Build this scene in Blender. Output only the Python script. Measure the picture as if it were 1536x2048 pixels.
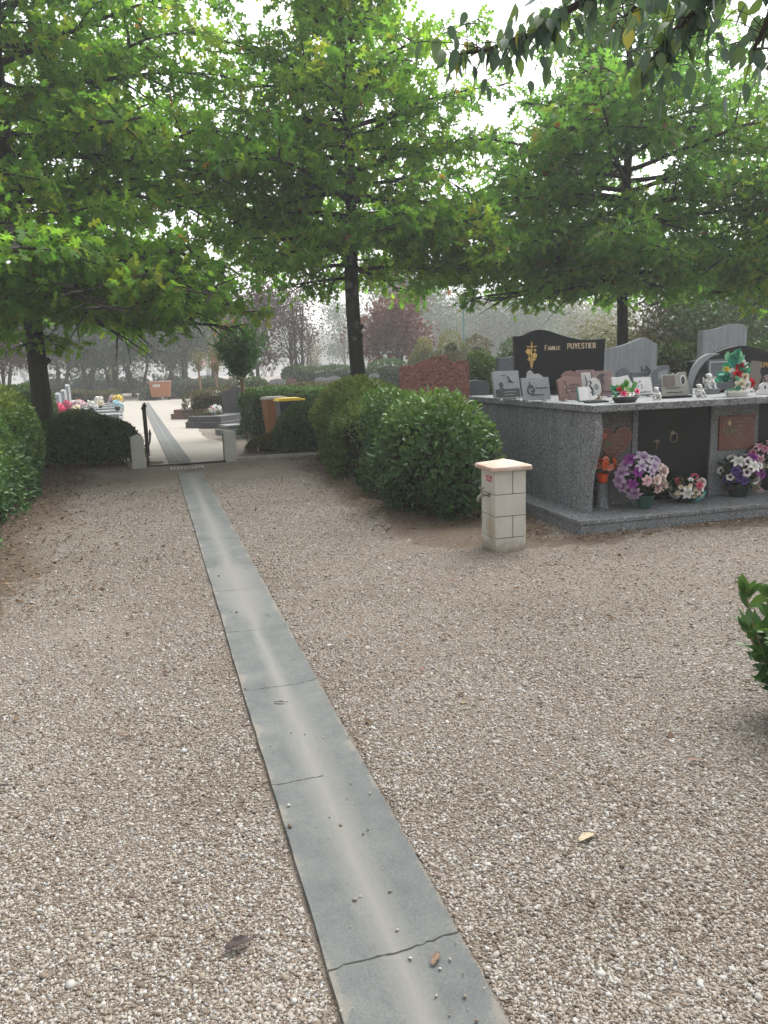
import bpy, bmesh, math, random
import numpy as np
from math import sin, cos, tan, pi, radians, sqrt, atan2, exp
from mathutils import Matrix, Vector

for o in list(bpy.data.objects):
    bpy.data.objects.remove(o)
SC = bpy.context.scene
COL = SC.collection

# ------------------------------------------------------------------ camera
FPX = 1520.0                    # focal length in pixels of a 1536 x 2048 frame
PITCH, ROLL, EYE = radians(10.85), radians(2.0), 1.6
_f = np.array([0, cos(PITCH), -sin(PITCH)])
_r0 = np.array([1.0, 0, 0]); _u0 = np.array([0, sin(PITCH), cos(PITCH)])
_r = _r0 * cos(ROLL) - _u0 * sin(ROLL)
_u = _r0 * sin(ROLL) + _u0 * cos(ROLL)
CAMP = np.array([0, 0, EYE])
cd = bpy.data.cameras.new('camera')
cam = bpy.data.objects.new('camera', cd); COL.objects.link(cam)
cd.sensor_fit = 'VERTICAL'; cd.sensor_height = 24.0; cd.lens = 24.0 * FPX / 2048
cd.clip_start = 0.05; cd.clip_end = 2000
m = Matrix.Identity(4)
for i in range(3):
    m[i][0] = _r[i]; m[i][1] = _u[i]; m[i][2] = -_f[i]; m[i][3] = CAMP[i]
cam.matrix_world = m
SC.camera = cam

# ------------------------------------------------------------------ light
SUN_EL, SUN_AZ = radians(58), radians(35)
w = bpy.data.worlds.new('World'); SC.world = w; w.use_nodes = True
nt = w.node_tree; bg = nt.nodes['Background']
sky = nt.nodes.new('ShaderNodeTexSky'); sky.sky_type = 'NISHITA'; sky.sun_disc = False
sky.sun_elevation = SUN_EL; sky.sun_rotation = SUN_AZ; sky.dust_density = 6.0; sky.air_density = 1.0
hs = nt.nodes.new('ShaderNodeHueSaturation'); hs.inputs['Saturation'].default_value = 0.10
nt.links.new(sky.outputs[0], hs.inputs['Color']); nt.links.new(hs.outputs[0], bg.inputs[0])
bg.inputs[1].default_value = 0.15
sd = bpy.data.lights.new('sun', 'SUN'); sd.energy = 0.9; sd.angle = radians(40); sd.color = (1, 0.97, 0.92)
so = bpy.data.objects.new('sun', sd); COL.objects.link(so)
so.rotation_euler = (radians(90) - SUN_EL, 0, -SUN_AZ + pi)
SC.view_settings.view_transform = 'Standard'; SC.view_settings.look = 'None'
SC.view_settings.exposure = 1.35; SC.view_settings.gamma = 1.0
SC.render.engine = 'CYCLES'
cy = SC.cycles
cy.max_bounces = 7; cy.diffuse_bounces = 3; cy.glossy_bounces = 2; cy.transmission_bounces = 4
cy.volume_bounces = 1; cy.transparent_max_bounces = 4
cy.use_denoising = True
try:
    cy.denoising_prefilter = 'ACCURATE'
except Exception:
    pass

# ------------------------------------------------------------------ helpers
def ray(x, y): return _f + (x - 768) / FPX * _r + (1024 - y) / FPX * _u
def G(x, y, z=0.0):
    d = ray(x, y); return CAMP + d * ((z - EYE) / d[2])
def P(x, y, Y):
    d = ray(x, y); return CAMP + d * (Y / d[1])

def tag(o, label=None, cat=None, group=None, kind=None):
    if label: o['label'] = label
    if cat: o['category'] = cat
    if group: o['group'] = group
    if kind: o['kind'] = kind
    return o
def thing(name, label, cat, loc=(0, 0, 0), rz=0.0, group=None):
    o = bpy.data.objects.new(name, None); COL.objects.link(o)
    o.location = loc; o.rotation_euler = (0, 0, rz); o.empty_display_size = 0.1
    return tag(o, label, cat, group)

class MB:
    def __init__(s): s.v = []; s.f = []; s.T = Matrix.Identity(4)
    def add(s, vs, fs):
        b = len(s.v)
        for v in vs: s.v.append(tuple(s.T @ Vector(v)))
        for f in fs: s.f.append(tuple(b + i for i in f))
        return s
    def box(s, x0, x1, y0, y1, z0, z1):
        vs = [(x, y, z) for z in (z0, z1) for y in (y0, y1) for x in (x0, x1)]
        return s.add(vs, [(0, 2, 3, 1), (4, 5, 7, 6), (0, 1, 5, 4), (2, 6, 7, 3), (0, 4, 6, 2), (1, 3, 7, 5)])
    def frustum(s, b, t, z0, z1):        # b, t = (x0,x1,y0,y1)
        vs = [(b[i], b[2 + j], z0) for j in (0, 1) for i in (0, 1)] + [(t[i], t[2 + j], z1) for j in (0, 1) for i in (0, 1)]
        return s.add(vs, [(0, 2, 3, 1), (4, 5, 7, 6), (0, 1, 5, 4), (2, 6, 7, 3), (0, 4, 6, 2), (1, 3, 7, 5)])
    def tube(s, pts, rad, n=8, cap=True):
        pts = [Vector(p) for p in pts]
        if not hasattr(rad, '__len__'): rad = [rad] * len(pts)
        vs = []; fs = []
        ref = None
        for i, p in enumerate(pts):
            d = (pts[min(i + 1, len(pts) - 1)] - pts[max(i - 1, 0)]).normalized()
            if ref is None:
                ref = Vector((0, 0, 1)) if abs(d.z) < 0.9 else Vector((1, 0, 0))
                ref = (ref - d * ref.dot(d)).normalized()
            else:
                ref = (ref - d * ref.dot(d))
                ref = ref.normalized() if ref.length > 1e-6 else d.orthogonal().normalized()
            b = d.cross(ref)
            for k in range(n):
                a = 2 * pi * k / n
                vs.append(p + (ref * cos(a) + b * sin(a)) * rad[i])
        for i in range(len(pts) - 1):
            for k in range(n):
                fs.append((i * n + k, i * n + (k + 1) % n, (i + 1) * n + (k + 1) % n, (i + 1) * n + k))
        if cap:
            fs.append(tuple(range(n - 1, -1, -1))); fs.append(tuple((len(pts) - 1) * n + k for k in range(n)))
        return s.add(vs, fs)
    def lathe(s, prof, c=(0, 0, 0), n=20, sx=1.0, sy=1.0):
        vs = []; fs = []
        for r, z in prof:
            for k in range(n):
                a = 2 * pi * k / n
                vs.append((c[0] + r * cos(a) * sx, c[1] + r * sin(a) * sy, c[2] + z))
        for i in range(len(prof) - 1):
            for k in range(n):
                fs.append((i * n + k, i * n + (k + 1) % n, (i + 1) * n + (k + 1) % n, (i + 1) * n + k))
        fs.append(tuple(range(n - 1, -1, -1))); fs.append(tuple((len(prof) - 1) * n + k for k in range(n)))
        return s.add(vs, fs)
    def prism(s, out, y0, y1):           # outline in x,z ; thickness along y
        n = len(out)
        vs = [(x, y0, z) for x, z in out] + [(x, y1, z) for x, z in out]
        fs = [tuple(range(n)), tuple(range(2 * n - 1, n - 1, -1))]
        for i in range(n):
            j = (i + 1) % n
            fs.append((j, i, n + i, n + j))
        return s.add(vs, fs)
    def prismx(s, out, x0, x1):          # outline in y,z ; thickness along x
        n = len(out)
        vs = [(x0, y, z) for y, z in out] + [(x1, y, z) for y, z in out]
        fs = [tuple(range(n - 1, -1, -1)), tuple(range(n, 2 * n))]
        for i in range(n):
            j = (i + 1) % n
            fs.append((i, j, n + j, n + i))
        return s.add(vs, fs)
    def ell(s, c, r, n=12, m_=8):
        vs = [(c[0], c[1], c[2] - r[2])]; fs = []
        for i in range(1, m_):
            t = -pi / 2 + pi * i / m_
            for k in range(n):
                a = 2 * pi * k / n
                vs.append((c[0] + r[0] * cos(t) * cos(a), c[1] + r[1] * cos(t) * sin(a), c[2] + r[2] * sin(t)))
        vs.append((c[0], c[1], c[2] + r[2])); L = len(vs) - 1
        for k in range(n): fs.append((0, 1 + (k + 1) % n, 1 + k))
        for i in range(m_ - 2):
            for k in range(n):
                fs.append((1 + i * n + k, 1 + i * n + (k + 1) % n, 1 + (i + 1) * n + (k + 1) % n, 1 + (i + 1) * n + k))
        for k in range(n): fs.append((L, L - n + k, L - n + (k + 1) % n))
        return s.add(vs, fs)
    def build(s, name, mt, parent=None, smooth=False, bevel=0.0, loc=None, rot=None, auto=None):
        me = bpy.data.meshes.new(name); me.from_pydata(s.v, [], s.f); me.update()
        bm = bmesh.new(); bm.from_mesh(me); bmesh.ops.recalc_face_normals(bm, faces=bm.faces); bm.to_mesh(me); bm.free()
        o = bpy.data.objects.new(name, me); COL.objects.link(o)
        if mt: me.materials.append(mt)
        if smooth:
            me.polygons.foreach_set('use_smooth', [True] * len(me.polygons))
            try: me.set_sharp_from_angle(angle=radians(auto or 45))
            except Exception: pass
        if bevel:
            b = o.modifiers.new('bevel', 'BEVEL'); b.width = bevel; b.segments = 2; b.limit_method = 'ANGLE'; b.angle_limit = radians(40)
        if parent: o.parent = parent
        if loc: o.location = loc
        if rot: o.rotation_euler = rot
        return o
def frame(loc=(0, 0, 0), rx=0, ry=0, rz=0):
    return Matrix.Translation(loc) @ Matrix.Rotation(rz, 4, 'Z') @ Matrix.Rotation(ry, 4, 'Y') @ Matrix.Rotation(rx, 4, 'X')

def np_instances(name, tv, tf, mats, pos, tint, mt, parent=None, smooth=False):
    """one mesh of N transformed copies of a small template"""
    tv = np.asarray(tv, float); N = len(pos); k = len(tv)
    V = np.einsum('nij,kj->nki', mats, tv) + pos[:, None, :]
    Lt = np.array([i for f in tf for i in f]); S = np.cumsum([0] + [len(f) for f in tf])[:-1]; mL = len(Lt)
    loops = (Lt[None] + k * np.arange(N)[:, None]).ravel()
    starts = (S[None] + mL * np.arange(N)[:, None]).ravel()
    me = bpy.data.meshes.new(name)
    me.vertices.add(N * k); me.vertices.foreach_set('co', V.ravel().astype(np.float32))
    me.loops.add(len(loops)); me.loops.foreach_set('vertex_index', loops.astype(np.int32))
    me.polygons.add(len(starts)); me.polygons.foreach_set('loop_start', starts.astype(np.int32))
    me.update(calc_edges=True)
    at = me.attributes.new('tint', 'FLOAT', 'POINT'); at.data.foreach_set('value', np.repeat(np.asarray(tint, np.float32), k))
    if smooth: me.polygons.foreach_set('use_smooth', np.ones(len(starts), bool))
    me.materials.append(mt)
    o = bpy.data.objects.new(name, me); COL.objects.link(o)
    if parent: o.parent = parent
    return o
def nrm(a): return a / np.maximum(np.linalg.norm(a, axis=-1, keepdims=True), 1e-9)
def frames(d, n, size, wid=None):
    y = nrm(d); z = nrm(n - y * np.sum(n * y, -1, keepdims=True)); x = np.cross(y, z)
    s = np.asarray(size)[:, None]
    wx = s if wid is None else s * np.asarray(wid)[:, None]
    return np.stack([x * wx, y * s, z * s], axis=-1)

# leaf templates: x = width, y = length, z = normal
OAK_V = [(0, 0, 0), (0, .3, .02), (0, .62, .03), (0, 1, -.03)]
for sx in (1, -1):
    OAK_V += [(.27 * sx, .2, -.03), (.06 * sx, .33, .01), (.46 * sx, .62, -.07), (.08 * sx, .66, .02), (.25 * sx, .93, -.05)]
OAK_F = [(0, 4, 5, 1), (1, 5, 6), (1, 6, 7, 2), (2, 7, 8), (2, 8, 3), (0, 1, 10, 9), (1, 11, 10), (1, 2, 12, 11), (2, 13, 12), (2, 3, 13)]
_m = {4: 4, 5: 5, 6: 6, 7: 7, 8: 8}
LAUREL_V = [(0, 0, 0), (0, .5, -.05), (0, 1, -.12), (.2, .3, .05), (.21, .65, .02), (-.2, .3, .05), (-.21, .65, .02)]
LAUREL_F = [(0, 3, 4, 1), (1, 4, 2), (0, 1, 6, 5), (1, 2, 6)]
DIA_V = [(0, 0, 0), (.32, .5, .05), (0, 1, 0), (-.32, .5, .05)]
DIA_F = [(0, 1, 2), (0, 2, 3)]

# ------------------------------------------------------------------ materials
def base_mat(name):
    mt = bpy.data.materials.new(name); mt.use_nodes = True
    return mt, mt.node_tree, mt.node_tree.nodes['Principled BSDF']
def nd(nt, typ, **kw):
    n = nt.nodes.new(typ)
    for k, v in kw.items(): setattr(n, k, v)
    return n
def ramp(nt, stops, src=None, interp='LINEAR'):
    r = nd(nt, 'ShaderNodeValToRGB'); r.color_ramp.interpolation = interp
    e = r.color_ramp.elements
    while len(e) < len(stops): e.new(0.5)
    for i, (p, c) in enumerate(stops):
        e[i].position = p; e[i].color = (c[0], c[1], c[2], 1)
    if src is not None: nt.links.new(src, r.inputs[0])
    return r
def tex(nt, kind, scale, detail=4, rough=0.6, vec=None, feature=None):
    t = nd(nt, 'ShaderNodeTexNoise' if kind == 'n' else 'ShaderNodeTexVoronoi')
    t.inputs['Scale'].default_value = scale
    if kind == 'n':
        t.inputs['Detail'].default_value = detail; t.inputs['Roughness'].default_value = rough
    elif feature: t.feature = feature
    if vec is not None: nt.links.new(vec, t.inputs['Vector'])
    return t
def mixc(nt, fac, a, b, mode='MIX'):
    n = nd(nt, 'ShaderNodeMix', data_type='RGBA', blend_type=mode)
    for i, v in ((0, fac), (6, a), (7, b)):
        if isinstance(v, (int, float)): n.inputs[i].default_value = v
        elif isinstance(v, tuple): n.inputs[i].default_value = (*v, 1)
        else: nt.links.new(v, n.inputs[i])
    return n.outputs[2]
def math_(nt, op, a, b=None, clamp=False):
    n = nd(nt, 'ShaderNodeMath', operation=op); n.use_clamp = clamp
    for i, v in ((0, a), (1, b)):
        if v is None: continue
        if isinstance(v, (int, float)): n.inputs[i].default_value = v
        else: nt.links.new(v, n.inputs[i])
    return n.outputs[0]
def M(name, c1, c2=None, scale=8, rough=0.6, bump=0.0, bscale=60, spec=0.3, metal=0, detail=5, lo=.3, hi=.7):
    mt, nt, b = base_mat(name)
    b.inputs['Roughness'].default_value = rough; b.inputs['Metallic'].default_value = metal
    b.inputs['Specular IOR Level'].default_value = spec
    tc = nd(nt, 'ShaderNodeTexCoord')
    c2 = c2 or tuple(x * 0.8 for x in c1)
    n = tex(nt, 'n', scale, detail, .65, tc.outputs['Object'])
    r = ramp(nt, [(lo, c1), (hi, c2)], n.outputs[0]); nt.links.new(r.outputs[0], b.inputs['Base Color'])
    if bump:
        n2 = tex(nt, 'n', bscale, 4, .6, tc.outputs['Object'])
        bp = nd(nt, 'ShaderNodeBump'); bp.inputs['Strength'].default_value = bump; bp.inputs['Distance'].default_value = 0.01
        nt.links.new(n2.outputs[0], bp.inputs['Height']); nt.links.new(bp.outputs[0], b.inputs['Normal'])
    return mt
def granite(name, base, dark, light, scale=90, rough=0.45, streak=True, amount=.42):
    mt, nt, b = base_mat(name); b.inputs['Roughness'].default_value = rough + .2; b.inputs['Specular IOR Level'].default_value = .16
    tc = nd(nt, 'ShaderNodeTexCoord'); v = tc.outputs['Object']
    n1 = tex(nt, 'n', scale, 3, .7, v); r1 = ramp(nt, [(.40, (0, 0, 0)), (.47, (1, 1, 1))], n1.outputs[0])
    n2 = tex(nt, 'n', scale * .55, 3, .7, v); r2 = ramp(nt, [(.55, (0, 0, 0)), (.62, (1, 1, 1))], n2.outputs[0])
    n3 = tex(nt, 'n', 3.0, 5, .6, v); r3 = ramp(nt, [(.3, tuple(x * .72 for x in base)), (.7, base)], n3.outputs[0])
    c = mixc(nt, r2.outputs[0], r3.outputs[0], light)
    inv = math_(nt, 'SUBTRACT', 1.0, r1.outputs[0])
    c = mixc(nt, inv, c, dark)
    if streak:   # rain streaks running down the faces
        mp = nd(nt, 'ShaderNodeMapping'); mp.inputs['Scale'].default_value = (14, 14, .7); nt.links.new(v, mp.inputs[0])
        n4 = tex(nt, 'n', 1.0, 4, .6, mp.outputs[0]); r4 = ramp(nt, [(.45, (1, 1, 1)), (.75, (.6, .6, .58))], n4.outputs[0])
        c = mixc(nt, .7, c, r4.outputs[0], 'MULTIPLY')
    nt.links.new(c, b.inputs['Base Color'])
    bp = nd(nt, 'ShaderNodeBump'); bp.inputs['Strength'].default_value = .15; bp.inputs['Distance'].default_value = .004
    nt.links.new(n1.outputs[0], bp.inputs['Height']); nt.links.new(bp.outputs[0], b.inputs['Normal'])
    return mt
def leafmat(name, stops, trans=0.4, rough=.5, spec=.25):
    mt, nt, b = base_mat(name); b.inputs['Roughness'].default_value = rough; b.inputs['Specular IOR Level'].default_value = spec
    a = nd(nt, 'ShaderNodeAttribute'); a.attribute_name = 'tint'
    r = ramp(nt, stops, a.outputs['Fac']); nt.links.new(r.outputs[0], b.inputs['Base Color'])
    tr = nd(nt, 'ShaderNodeBsdfTranslucent')
    c = mixc(nt, 1.0, r.outputs[0], (1.0, .98, .55), 'MULTIPLY'); nt.links.new(c, tr.inputs[0])
    mx = nd(nt, 'ShaderNodeMixShader'); mx.inputs[0].default_value = trans
    nt.links.new(b.outputs[0], mx.inputs[1]); nt.links.new(tr.outputs[0], mx.inputs[2])
    nt.links.new(mx.outputs[0], nt.nodes['Material Output'].inputs[0])
    return mt

MAT = {}
MAT['oak_leaf'] = leafmat('oak_leaf', [(0, (.09, .23, .042)), (.45, (.155, .335, .055)), (.8, (.22, .39, .048)), (.96, (.31, .43, .06)), (1, (.32, .18, .05))], .74)
MAT['oak_leaf_cool'] = leafmat('oak_leaf_cool', [(0, (.09, .23, .058)), (.5, (.145, .325, .07)), (.85, (.17, .32, .06)), (.97, (.25, .35, .07)), (1, (.36, .14, .07))], .74)
MAT['hedge_olive'] = leafmat('hedge_olive', [(0, (.045, .085, .02)), (.5, (.10, .165, .032)), (.85, (.20, .26, .045)), (1, (.25, .27, .07))], .3)
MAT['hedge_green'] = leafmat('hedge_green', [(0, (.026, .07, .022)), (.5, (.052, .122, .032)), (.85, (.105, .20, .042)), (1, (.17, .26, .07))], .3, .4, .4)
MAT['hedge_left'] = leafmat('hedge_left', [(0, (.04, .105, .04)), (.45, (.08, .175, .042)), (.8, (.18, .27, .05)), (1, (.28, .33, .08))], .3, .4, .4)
MAT['hedge_dark'] = leafmat('hedge_dark', [(0, (.026, .062, .02)), (.5, (.045, .095, .028)), (.9, (.085, .14, .036)), (1, (.2, .22, .12))], .25)
MAT['hedge_fog'] = leafmat('hedge_fog', [(0, (.035, .05, .02)), (.5, (.05, .075, .03)), (1, (.08, .11, .045))], .2)
MAT['tree_dark'] = leafmat('tree_dark', [(0, (.025, .046, .026)), (.5, (.04, .072, .042)), (1, (.07, .11, .06))], .25)
MAT['tree_grey'] = leafmat('tree_grey', [(0, (.045, .075, .04)), (.5, (.075, .115, .055)), (1, (.12, .165, .085))], .3)
MAT['tree_plum'] = leafmat('tree_plum', [(0, (.055, .035, .033)), (.5, (.085, .052, .05)), (1, (.13, .085, .078))], .3)
MAT['tree_maroon'] = leafmat('tree_maroon', [(0, (.085, .028, .028)), (.5, (.13, .045, .043)), (1, (.17, .075, .065))], .3)
MAT['bush_olive'] = leafmat('bush_olive', [(0, (.04, .045, .015)), (.5, (.07, .075, .022)), (1, (.13, .11, .03))], .3)
MAT['bush_green'] = leafmat('bush_green', [(0, (.025, .06, .015)), (.5, (.045, .095, .022)), (1, (.09, .15, .04))], .3)
MAT['willow'] = leafmat('willow', [(0, (.10, .12, .04)), (.5, (.15, .16, .06)), (1, (.22, .21, .10))], .3)
MAT['myrtle'] = leafmat('myrtle', [(0, (.03, .085, .028)), (.5, (.055, .145, .04)), (1, (.09, .21, .055))], .3)
MAT['lavender'] = leafmat('lavender', [(0, (.07, .08, .05)), (.5, (.11, .12, .08)), (1, (.16, .16, .11))], .2)
MAT['twig_leaf'] = leafmat('twig_leaf', [(0, (.04, .08, .065)), (.45, (.07, .125, .08)), (.7, (.12, .19, .06)), (.93, (.14, .20, .05)), (1, (.42, .40, .09))], .42, .4, .5)
MAT['litter'] = leafmat('litter', [(0, (.05, .03, .018)), (.5, (.12, .075, .04)), (.85, (.22, .15, .09)), (1, (.36, .30, .20))], .1, .8)
MAT['bark'] = M('bark', (.020, .017, .015), (.045, .040, .034), 14, .9, .8, 30)
MAT['bark_lichen'] = M('bark_lichen', (.02, .018, .016), (.115, .12, .10), 5, .9, .8, 40, lo=.52, hi=.66)
MAT['bark_pale'] = M('bark_pale', (.28, .19, .11), (.17, .12, .08), 12, .8, .3, 40)
MAT['twig'] = M('twig', (.045, .035, .028), (.02, .017, .013), 10, .9)
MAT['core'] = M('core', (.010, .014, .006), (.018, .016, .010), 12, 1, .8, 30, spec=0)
MAT['granite'] = granite('granite', (.21, .225, .235), (.05, .052, .056), (.36, .37, .38), 75)
MAT['granite_pale'] = granite('granite_pale', (.205, .215, .22), (.05, .05, .053), (.31, .32, .325), 58)
MAT['granite_wing'] = granite('granite_wing', (.23, .245, .25), (.06, .06, .065), (.36, .37, .38), 60)
MAT['granite_fine'] = granite('granite_fine', (.30, .32, .34), (.14, .15, .16), (.4, .42, .44), 160)
MAT['granite_dark'] = granite('granite_dark', (.11, .115, .12), (.03, .03, .032), (.2, .2, .21), 70)
MAT['granite_front'] = granite('granite_front', (.15, .145, .14), (.05, .05, .05), (.24, .24, .24), 80)
MAT['granite_red'] = granite('granite_red', (.26, .115, .09), (.05, .028, .026), (.33, .17, .14), 22, .35, False)
MAT['black_granite'] = M('black_granite', (.008, .009, .011), (.011, .012, .014), 30, .3, 0, spec=.22)
MAT['slate'] = M('slate', (.09, .10, .115), (.12, .13, .14), 20, .4)
MAT['brown_stone'] = M('brown_stone', (.14, .08, .07), (.2, .12, .105), 90, .35)
MAT['rose_stone'] = M('rose_stone', (.25, .18, .17), (.16, .10, .095), 45, .4)
MAT['plaque_red'] = M('plaque_red', (.13, .05, .04), (.19, .085, .065), 60, .4)
MAT['grey_stone'] = M('grey_stone', (.18, .19, .20), (.25, .26, .27), 40, .5)
MAT['pale_stone'] = M('pale_stone', (.36, .36, .355), (.27, .27, .27), 12, .6)
MAT['dark_engrave'] = M('dark_engrave', (.035, .037, .04), (.06, .06, .065), 20, .5)
MAT['white'] = M('white', (.58, .58, .57), (.48, .48, .47), 10, .5)
MAT['white_plaster'] = M('white_plaster', (.58, .575, .56), (.42, .42, .40), 18, .8, .3, 120)
MAT['ceramic'] = M('ceramic', (.78, .76, .70), (.7, .68, .62), 8, .3, spec=.5)
MAT['resin'] = M('resin', (.27, .27, .23), (.21, .21, .19), 12, .3, spec=.5)
MAT['brown_map'] = M('brown_map', (.17, .14, .115), (.12, .10, .085), 25, .5)
MAT['gold'] = M('gold', (.62, .42, .16), (.5, .32, .1), 40, .35, 0, metal=.4)
MAT['gold_text'] = M('gold_text', (.62, .50, .34), (.52, .42, .28), 40, .4)
MAT['cream_text'] = M('cream_text', (.42, .34, .29), (.34, .27, .23), 20, .6)
MAT['bronze'] = M('bronze', (.34, .28, .2), (.2, .16, .11), 20, .35, metal=.7)
MAT['tap_metal'] = M('tap_metal', (.30, .28, .23), (.18, .17, .14), 30, .45, metal=.6)
MAT['iron'] = M('iron', (.012, .011, .011), (.028, .020, .016), 25, .6)
MAT['concrete_post'] = M('concrete_post', (.42, .42, .375), (.33, .33, .29), 6, .9, .2, 90)
MAT['kerb'] = M('kerb', (.33, .32, .29), (.22, .21, .19), 8, .9, .3, 60)
MAT['mortar'] = M('mortar', (.065, .06, .05), (.1, .09, .075), 20, .95)
MAT['crack'] = M('crack', (.03, .028, .025), (.05, .048, .04), 20, .95)
MAT['bin_brown'] = M('bin_brown', (.29, .12, .045), (.24, .095, .035), 6, .5)
MAT['bin_black'] = M('bin_black', (.014, .015, .017), (.02, .021, .023), 8, .45, spec=.4)
MAT['bin_yellow'] = M('bin_yellow', (.75, .52, .02), (.65, .43, .015), 6, .45)
MAT['bin_grey'] = M('bin_grey', (.20, .18, .17), (.26, .24, .22), 8, .5)
MAT['dumpster'] = M('dumpster', (.42, .17, .07), (.36, .14, .055), 4, .5)
MAT['dumpster_lid'] = M('dumpster_lid', (.16, .075, .05), (.12, .055, .04), 6, .5)
MAT['sign_red'] = M('sign_red', (.42, .02, .035), (.36, .015, .03), 6, .4)
MAT['pot_green'] = M('pot_green', (.02, .065, .055), (.03, .085, .07), 8, .4)
MAT['pot_dark'] = M('pot_dark', (.012, .025, .022), (.02, .035, .03), 8, .4)
MAT['pot_orange'] = M('pot_orange', (.72, .09, .012), (.62, .07, .01), 8, .4)
MAT['tray_dark'] = M('tray_dark', (.025, .027, .03), (.04, .04, .045), 8, .4)
MAT['teal_foil'] = M('teal_foil', (.03, .19, .16), (.05, .26, .22), 14, .35)
MAT['soil'] = M('soil', (.09, .055, .035), (.15, .10, .065), 14, 1, .6, 40)
MAT['teal_pole'] = M('teal_pole', (.03, .16, .17), (.03, .13, .14), 5, .5)
MAT['building'] = M('building', (.45, .46, .47), (.4, .41, .42), 2, .8)
MAT['roof'] = M('roof', (.3, .31, .33), (.26, .27, .28), 3, .8)
MAT['glass'] = M('glass', (.05, .06, .07), (.06, .07, .08), 3, .15)
MAT['flower_leaf'] = leafmat('flower_leaf', [(0, (.012, .035, .014)), (.5, (.025, .06, .025)), (.85, (.05, .11, .035)), (1, (.25, .3, .2))], .25)
MAT['teal_leaf'] = leafmat('teal_leaf', [(0, (.02, .16, .12)), (.6, (.03, .26, .19)), (1, (.2, .42, .32))], .25)
MAT['fresh_leaf'] = leafmat('fresh_leaf', [(0, (.05, .19, .05)), (.6, (.12, .32, .09)), (1, (.35, .5, .25))], .25)
def petal(name, inner, outer):
    mt, nt, b = base_mat(name); b.inputs['Roughness'].default_value = .7; b.inputs['Specular IOR Level'].default_value = .15
    a = nd(nt, 'ShaderNodeAttribute'); a.attribute_name = 'rad'
    n = nd(nt, 'ShaderNodeTexNoise'); n.inputs['Scale'].default_value = 60
    x = math_(nt, 'ADD', a.outputs['Fac'], math_(nt, 'MULTIPLY', math_(nt, 'SUBTRACT', n.outputs[0], .5), .5))
    r = ramp(nt, [(.15, inner), (.8, outer)], x); nt.links.new(r.outputs[0], b.inputs['Base Color'])
    return mt
PET = {
    'red': petal('petal_red', (.22, .004, .012), (.55, .012, .03)),
    'cream': petal('petal_cream', (.62, .45, .25), (.80, .74, .58)),
    'blush': petal('petal_blush', (.42, .22, .2), (.72, .60, .55)),
    'lilac': petal('petal_lilac', (.19, .11, .22), (.45, .40, .47)),
    'mauve': petal('petal_mauve', (.16, .075, .18), (.36, .27, .37)),
    'purple': petal('petal_purple', (.10, .012, .12), (.26, .04, .26)),
    'violet': petal('petal_violet', (.04, .02, .11), (.11, .06, .24)),
    'pink': petal('petal_pink', (.48, .07, .16), (.66, .32, .42)),
    'palepink': petal('petal_palepink', (.5, .16, .24), (.72, .48, .55)),
    'hotpink': petal('petal_hotpink', (.5, .02, .10), (.7, .08, .2)),
    'rose': petal('petal_rose', (.36, .03, .08), (.58, .12, .2)),
    'white': petal('petal_white', (.42, .42, .34), (.78, .77, .74)),
    'anem': petal('petal_anemone', (.03, .012, .04), (.68, .64, .62)),
    'orange': petal('petal_orange', (.55, .06, .01), (.75, .16, .05)),
    'coral': petal('petal_coral', (.7, .1, .05), (.80, .42, .34)),
    'yellow': petal('petal_yellow', (.6, .3, .02), (.75, .6, .12)),
    'blue': petal('petal_blue', (.12, .4, .55), (.5, .72, .8)),
    'redwhite': petal('petal_redwhite', (.42, .01, .02), (.72, .66, .6)),
}

# ------------------------------------------------------------------ setting: ground, path, plaza
TB = radians(-15)
TO = np.array([1.82, 6.88, 0.0]); T2 = np.array([sin(TB), cos(TB), 0]); T1 = np.array([T2[1], -T2[0], 0]); TRZ = atan2(T1[1], T1[0])
def tomb(e, g, z=0.0): return TO + T1 * e + T2 * g + np.array([0, 0, z])
def on_front(x, y, g):           # pixel ray met with the tomb's front-parallel plane at depth g -> (e, z)
    d = ray(x, y); t = (g - (CAMP - TO) @ T2) / (d @ T2); q = CAMP + d * t - TO
    return q @ T1, q[2]

GUT_A = (G(690, 2048) + G(1010, 2048)) / 2; GUT_B = (G(356, 950) + G(405, 945)) / 2
GUT_D = (GUT_B - GUT_A) / np.linalg.norm(GUT_B - GUT_A); GUT_N = np.array([GUT_D[1], -GUT_D[0], 0])
GATE_L = G(297, 932); GATE_R = G(450, 922)
def seg_dist(X, Y, a, b):
    ab = b - a; t = np.clip(((X - a[0]) * ab[0] + (Y - a[1]) * ab[1]) / (ab[0] ** 2 + ab[1] ** 2), 0, 1)
    return np.hypot(X - a[0] - t * ab[0], Y - a[1] - t * ab[1])
HEDGE_SOIL = [  # hedge base lines (a, b, half width of the bare soil bed)
    (np.array([-3.6, 4.6]), np.array([-6.2, 12.9]), 1.2),
    (np.array([.85, 7.4]), np.array([-.8, 14.0]), 0.88),
    (np.array([-6.2, 13.9]), np.array([-4.4, 13.9]), .5),
    (np.array([-2.0, 14.9]), np.array([.2, 15.2]), .9),
    (np.array([1.25, 6.7]), np.array([1.55, 8.2]), .35),
    (np.array([1.7, 6.7]), np.array([4.4, 7.45]), .16)]
def vnoise(X, Y, k, seed):
    r = np.random.default_rng(seed); s = 0
    for i in range(7):
        a = r.uniform(0, 2 * pi); f = k * r.uniform(.5, 2.2)
        s = s + np.sin((X * cos(a) + Y * sin(a)) * f + r.uniform(0, 6.28)) / 2.6
    return s
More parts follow.
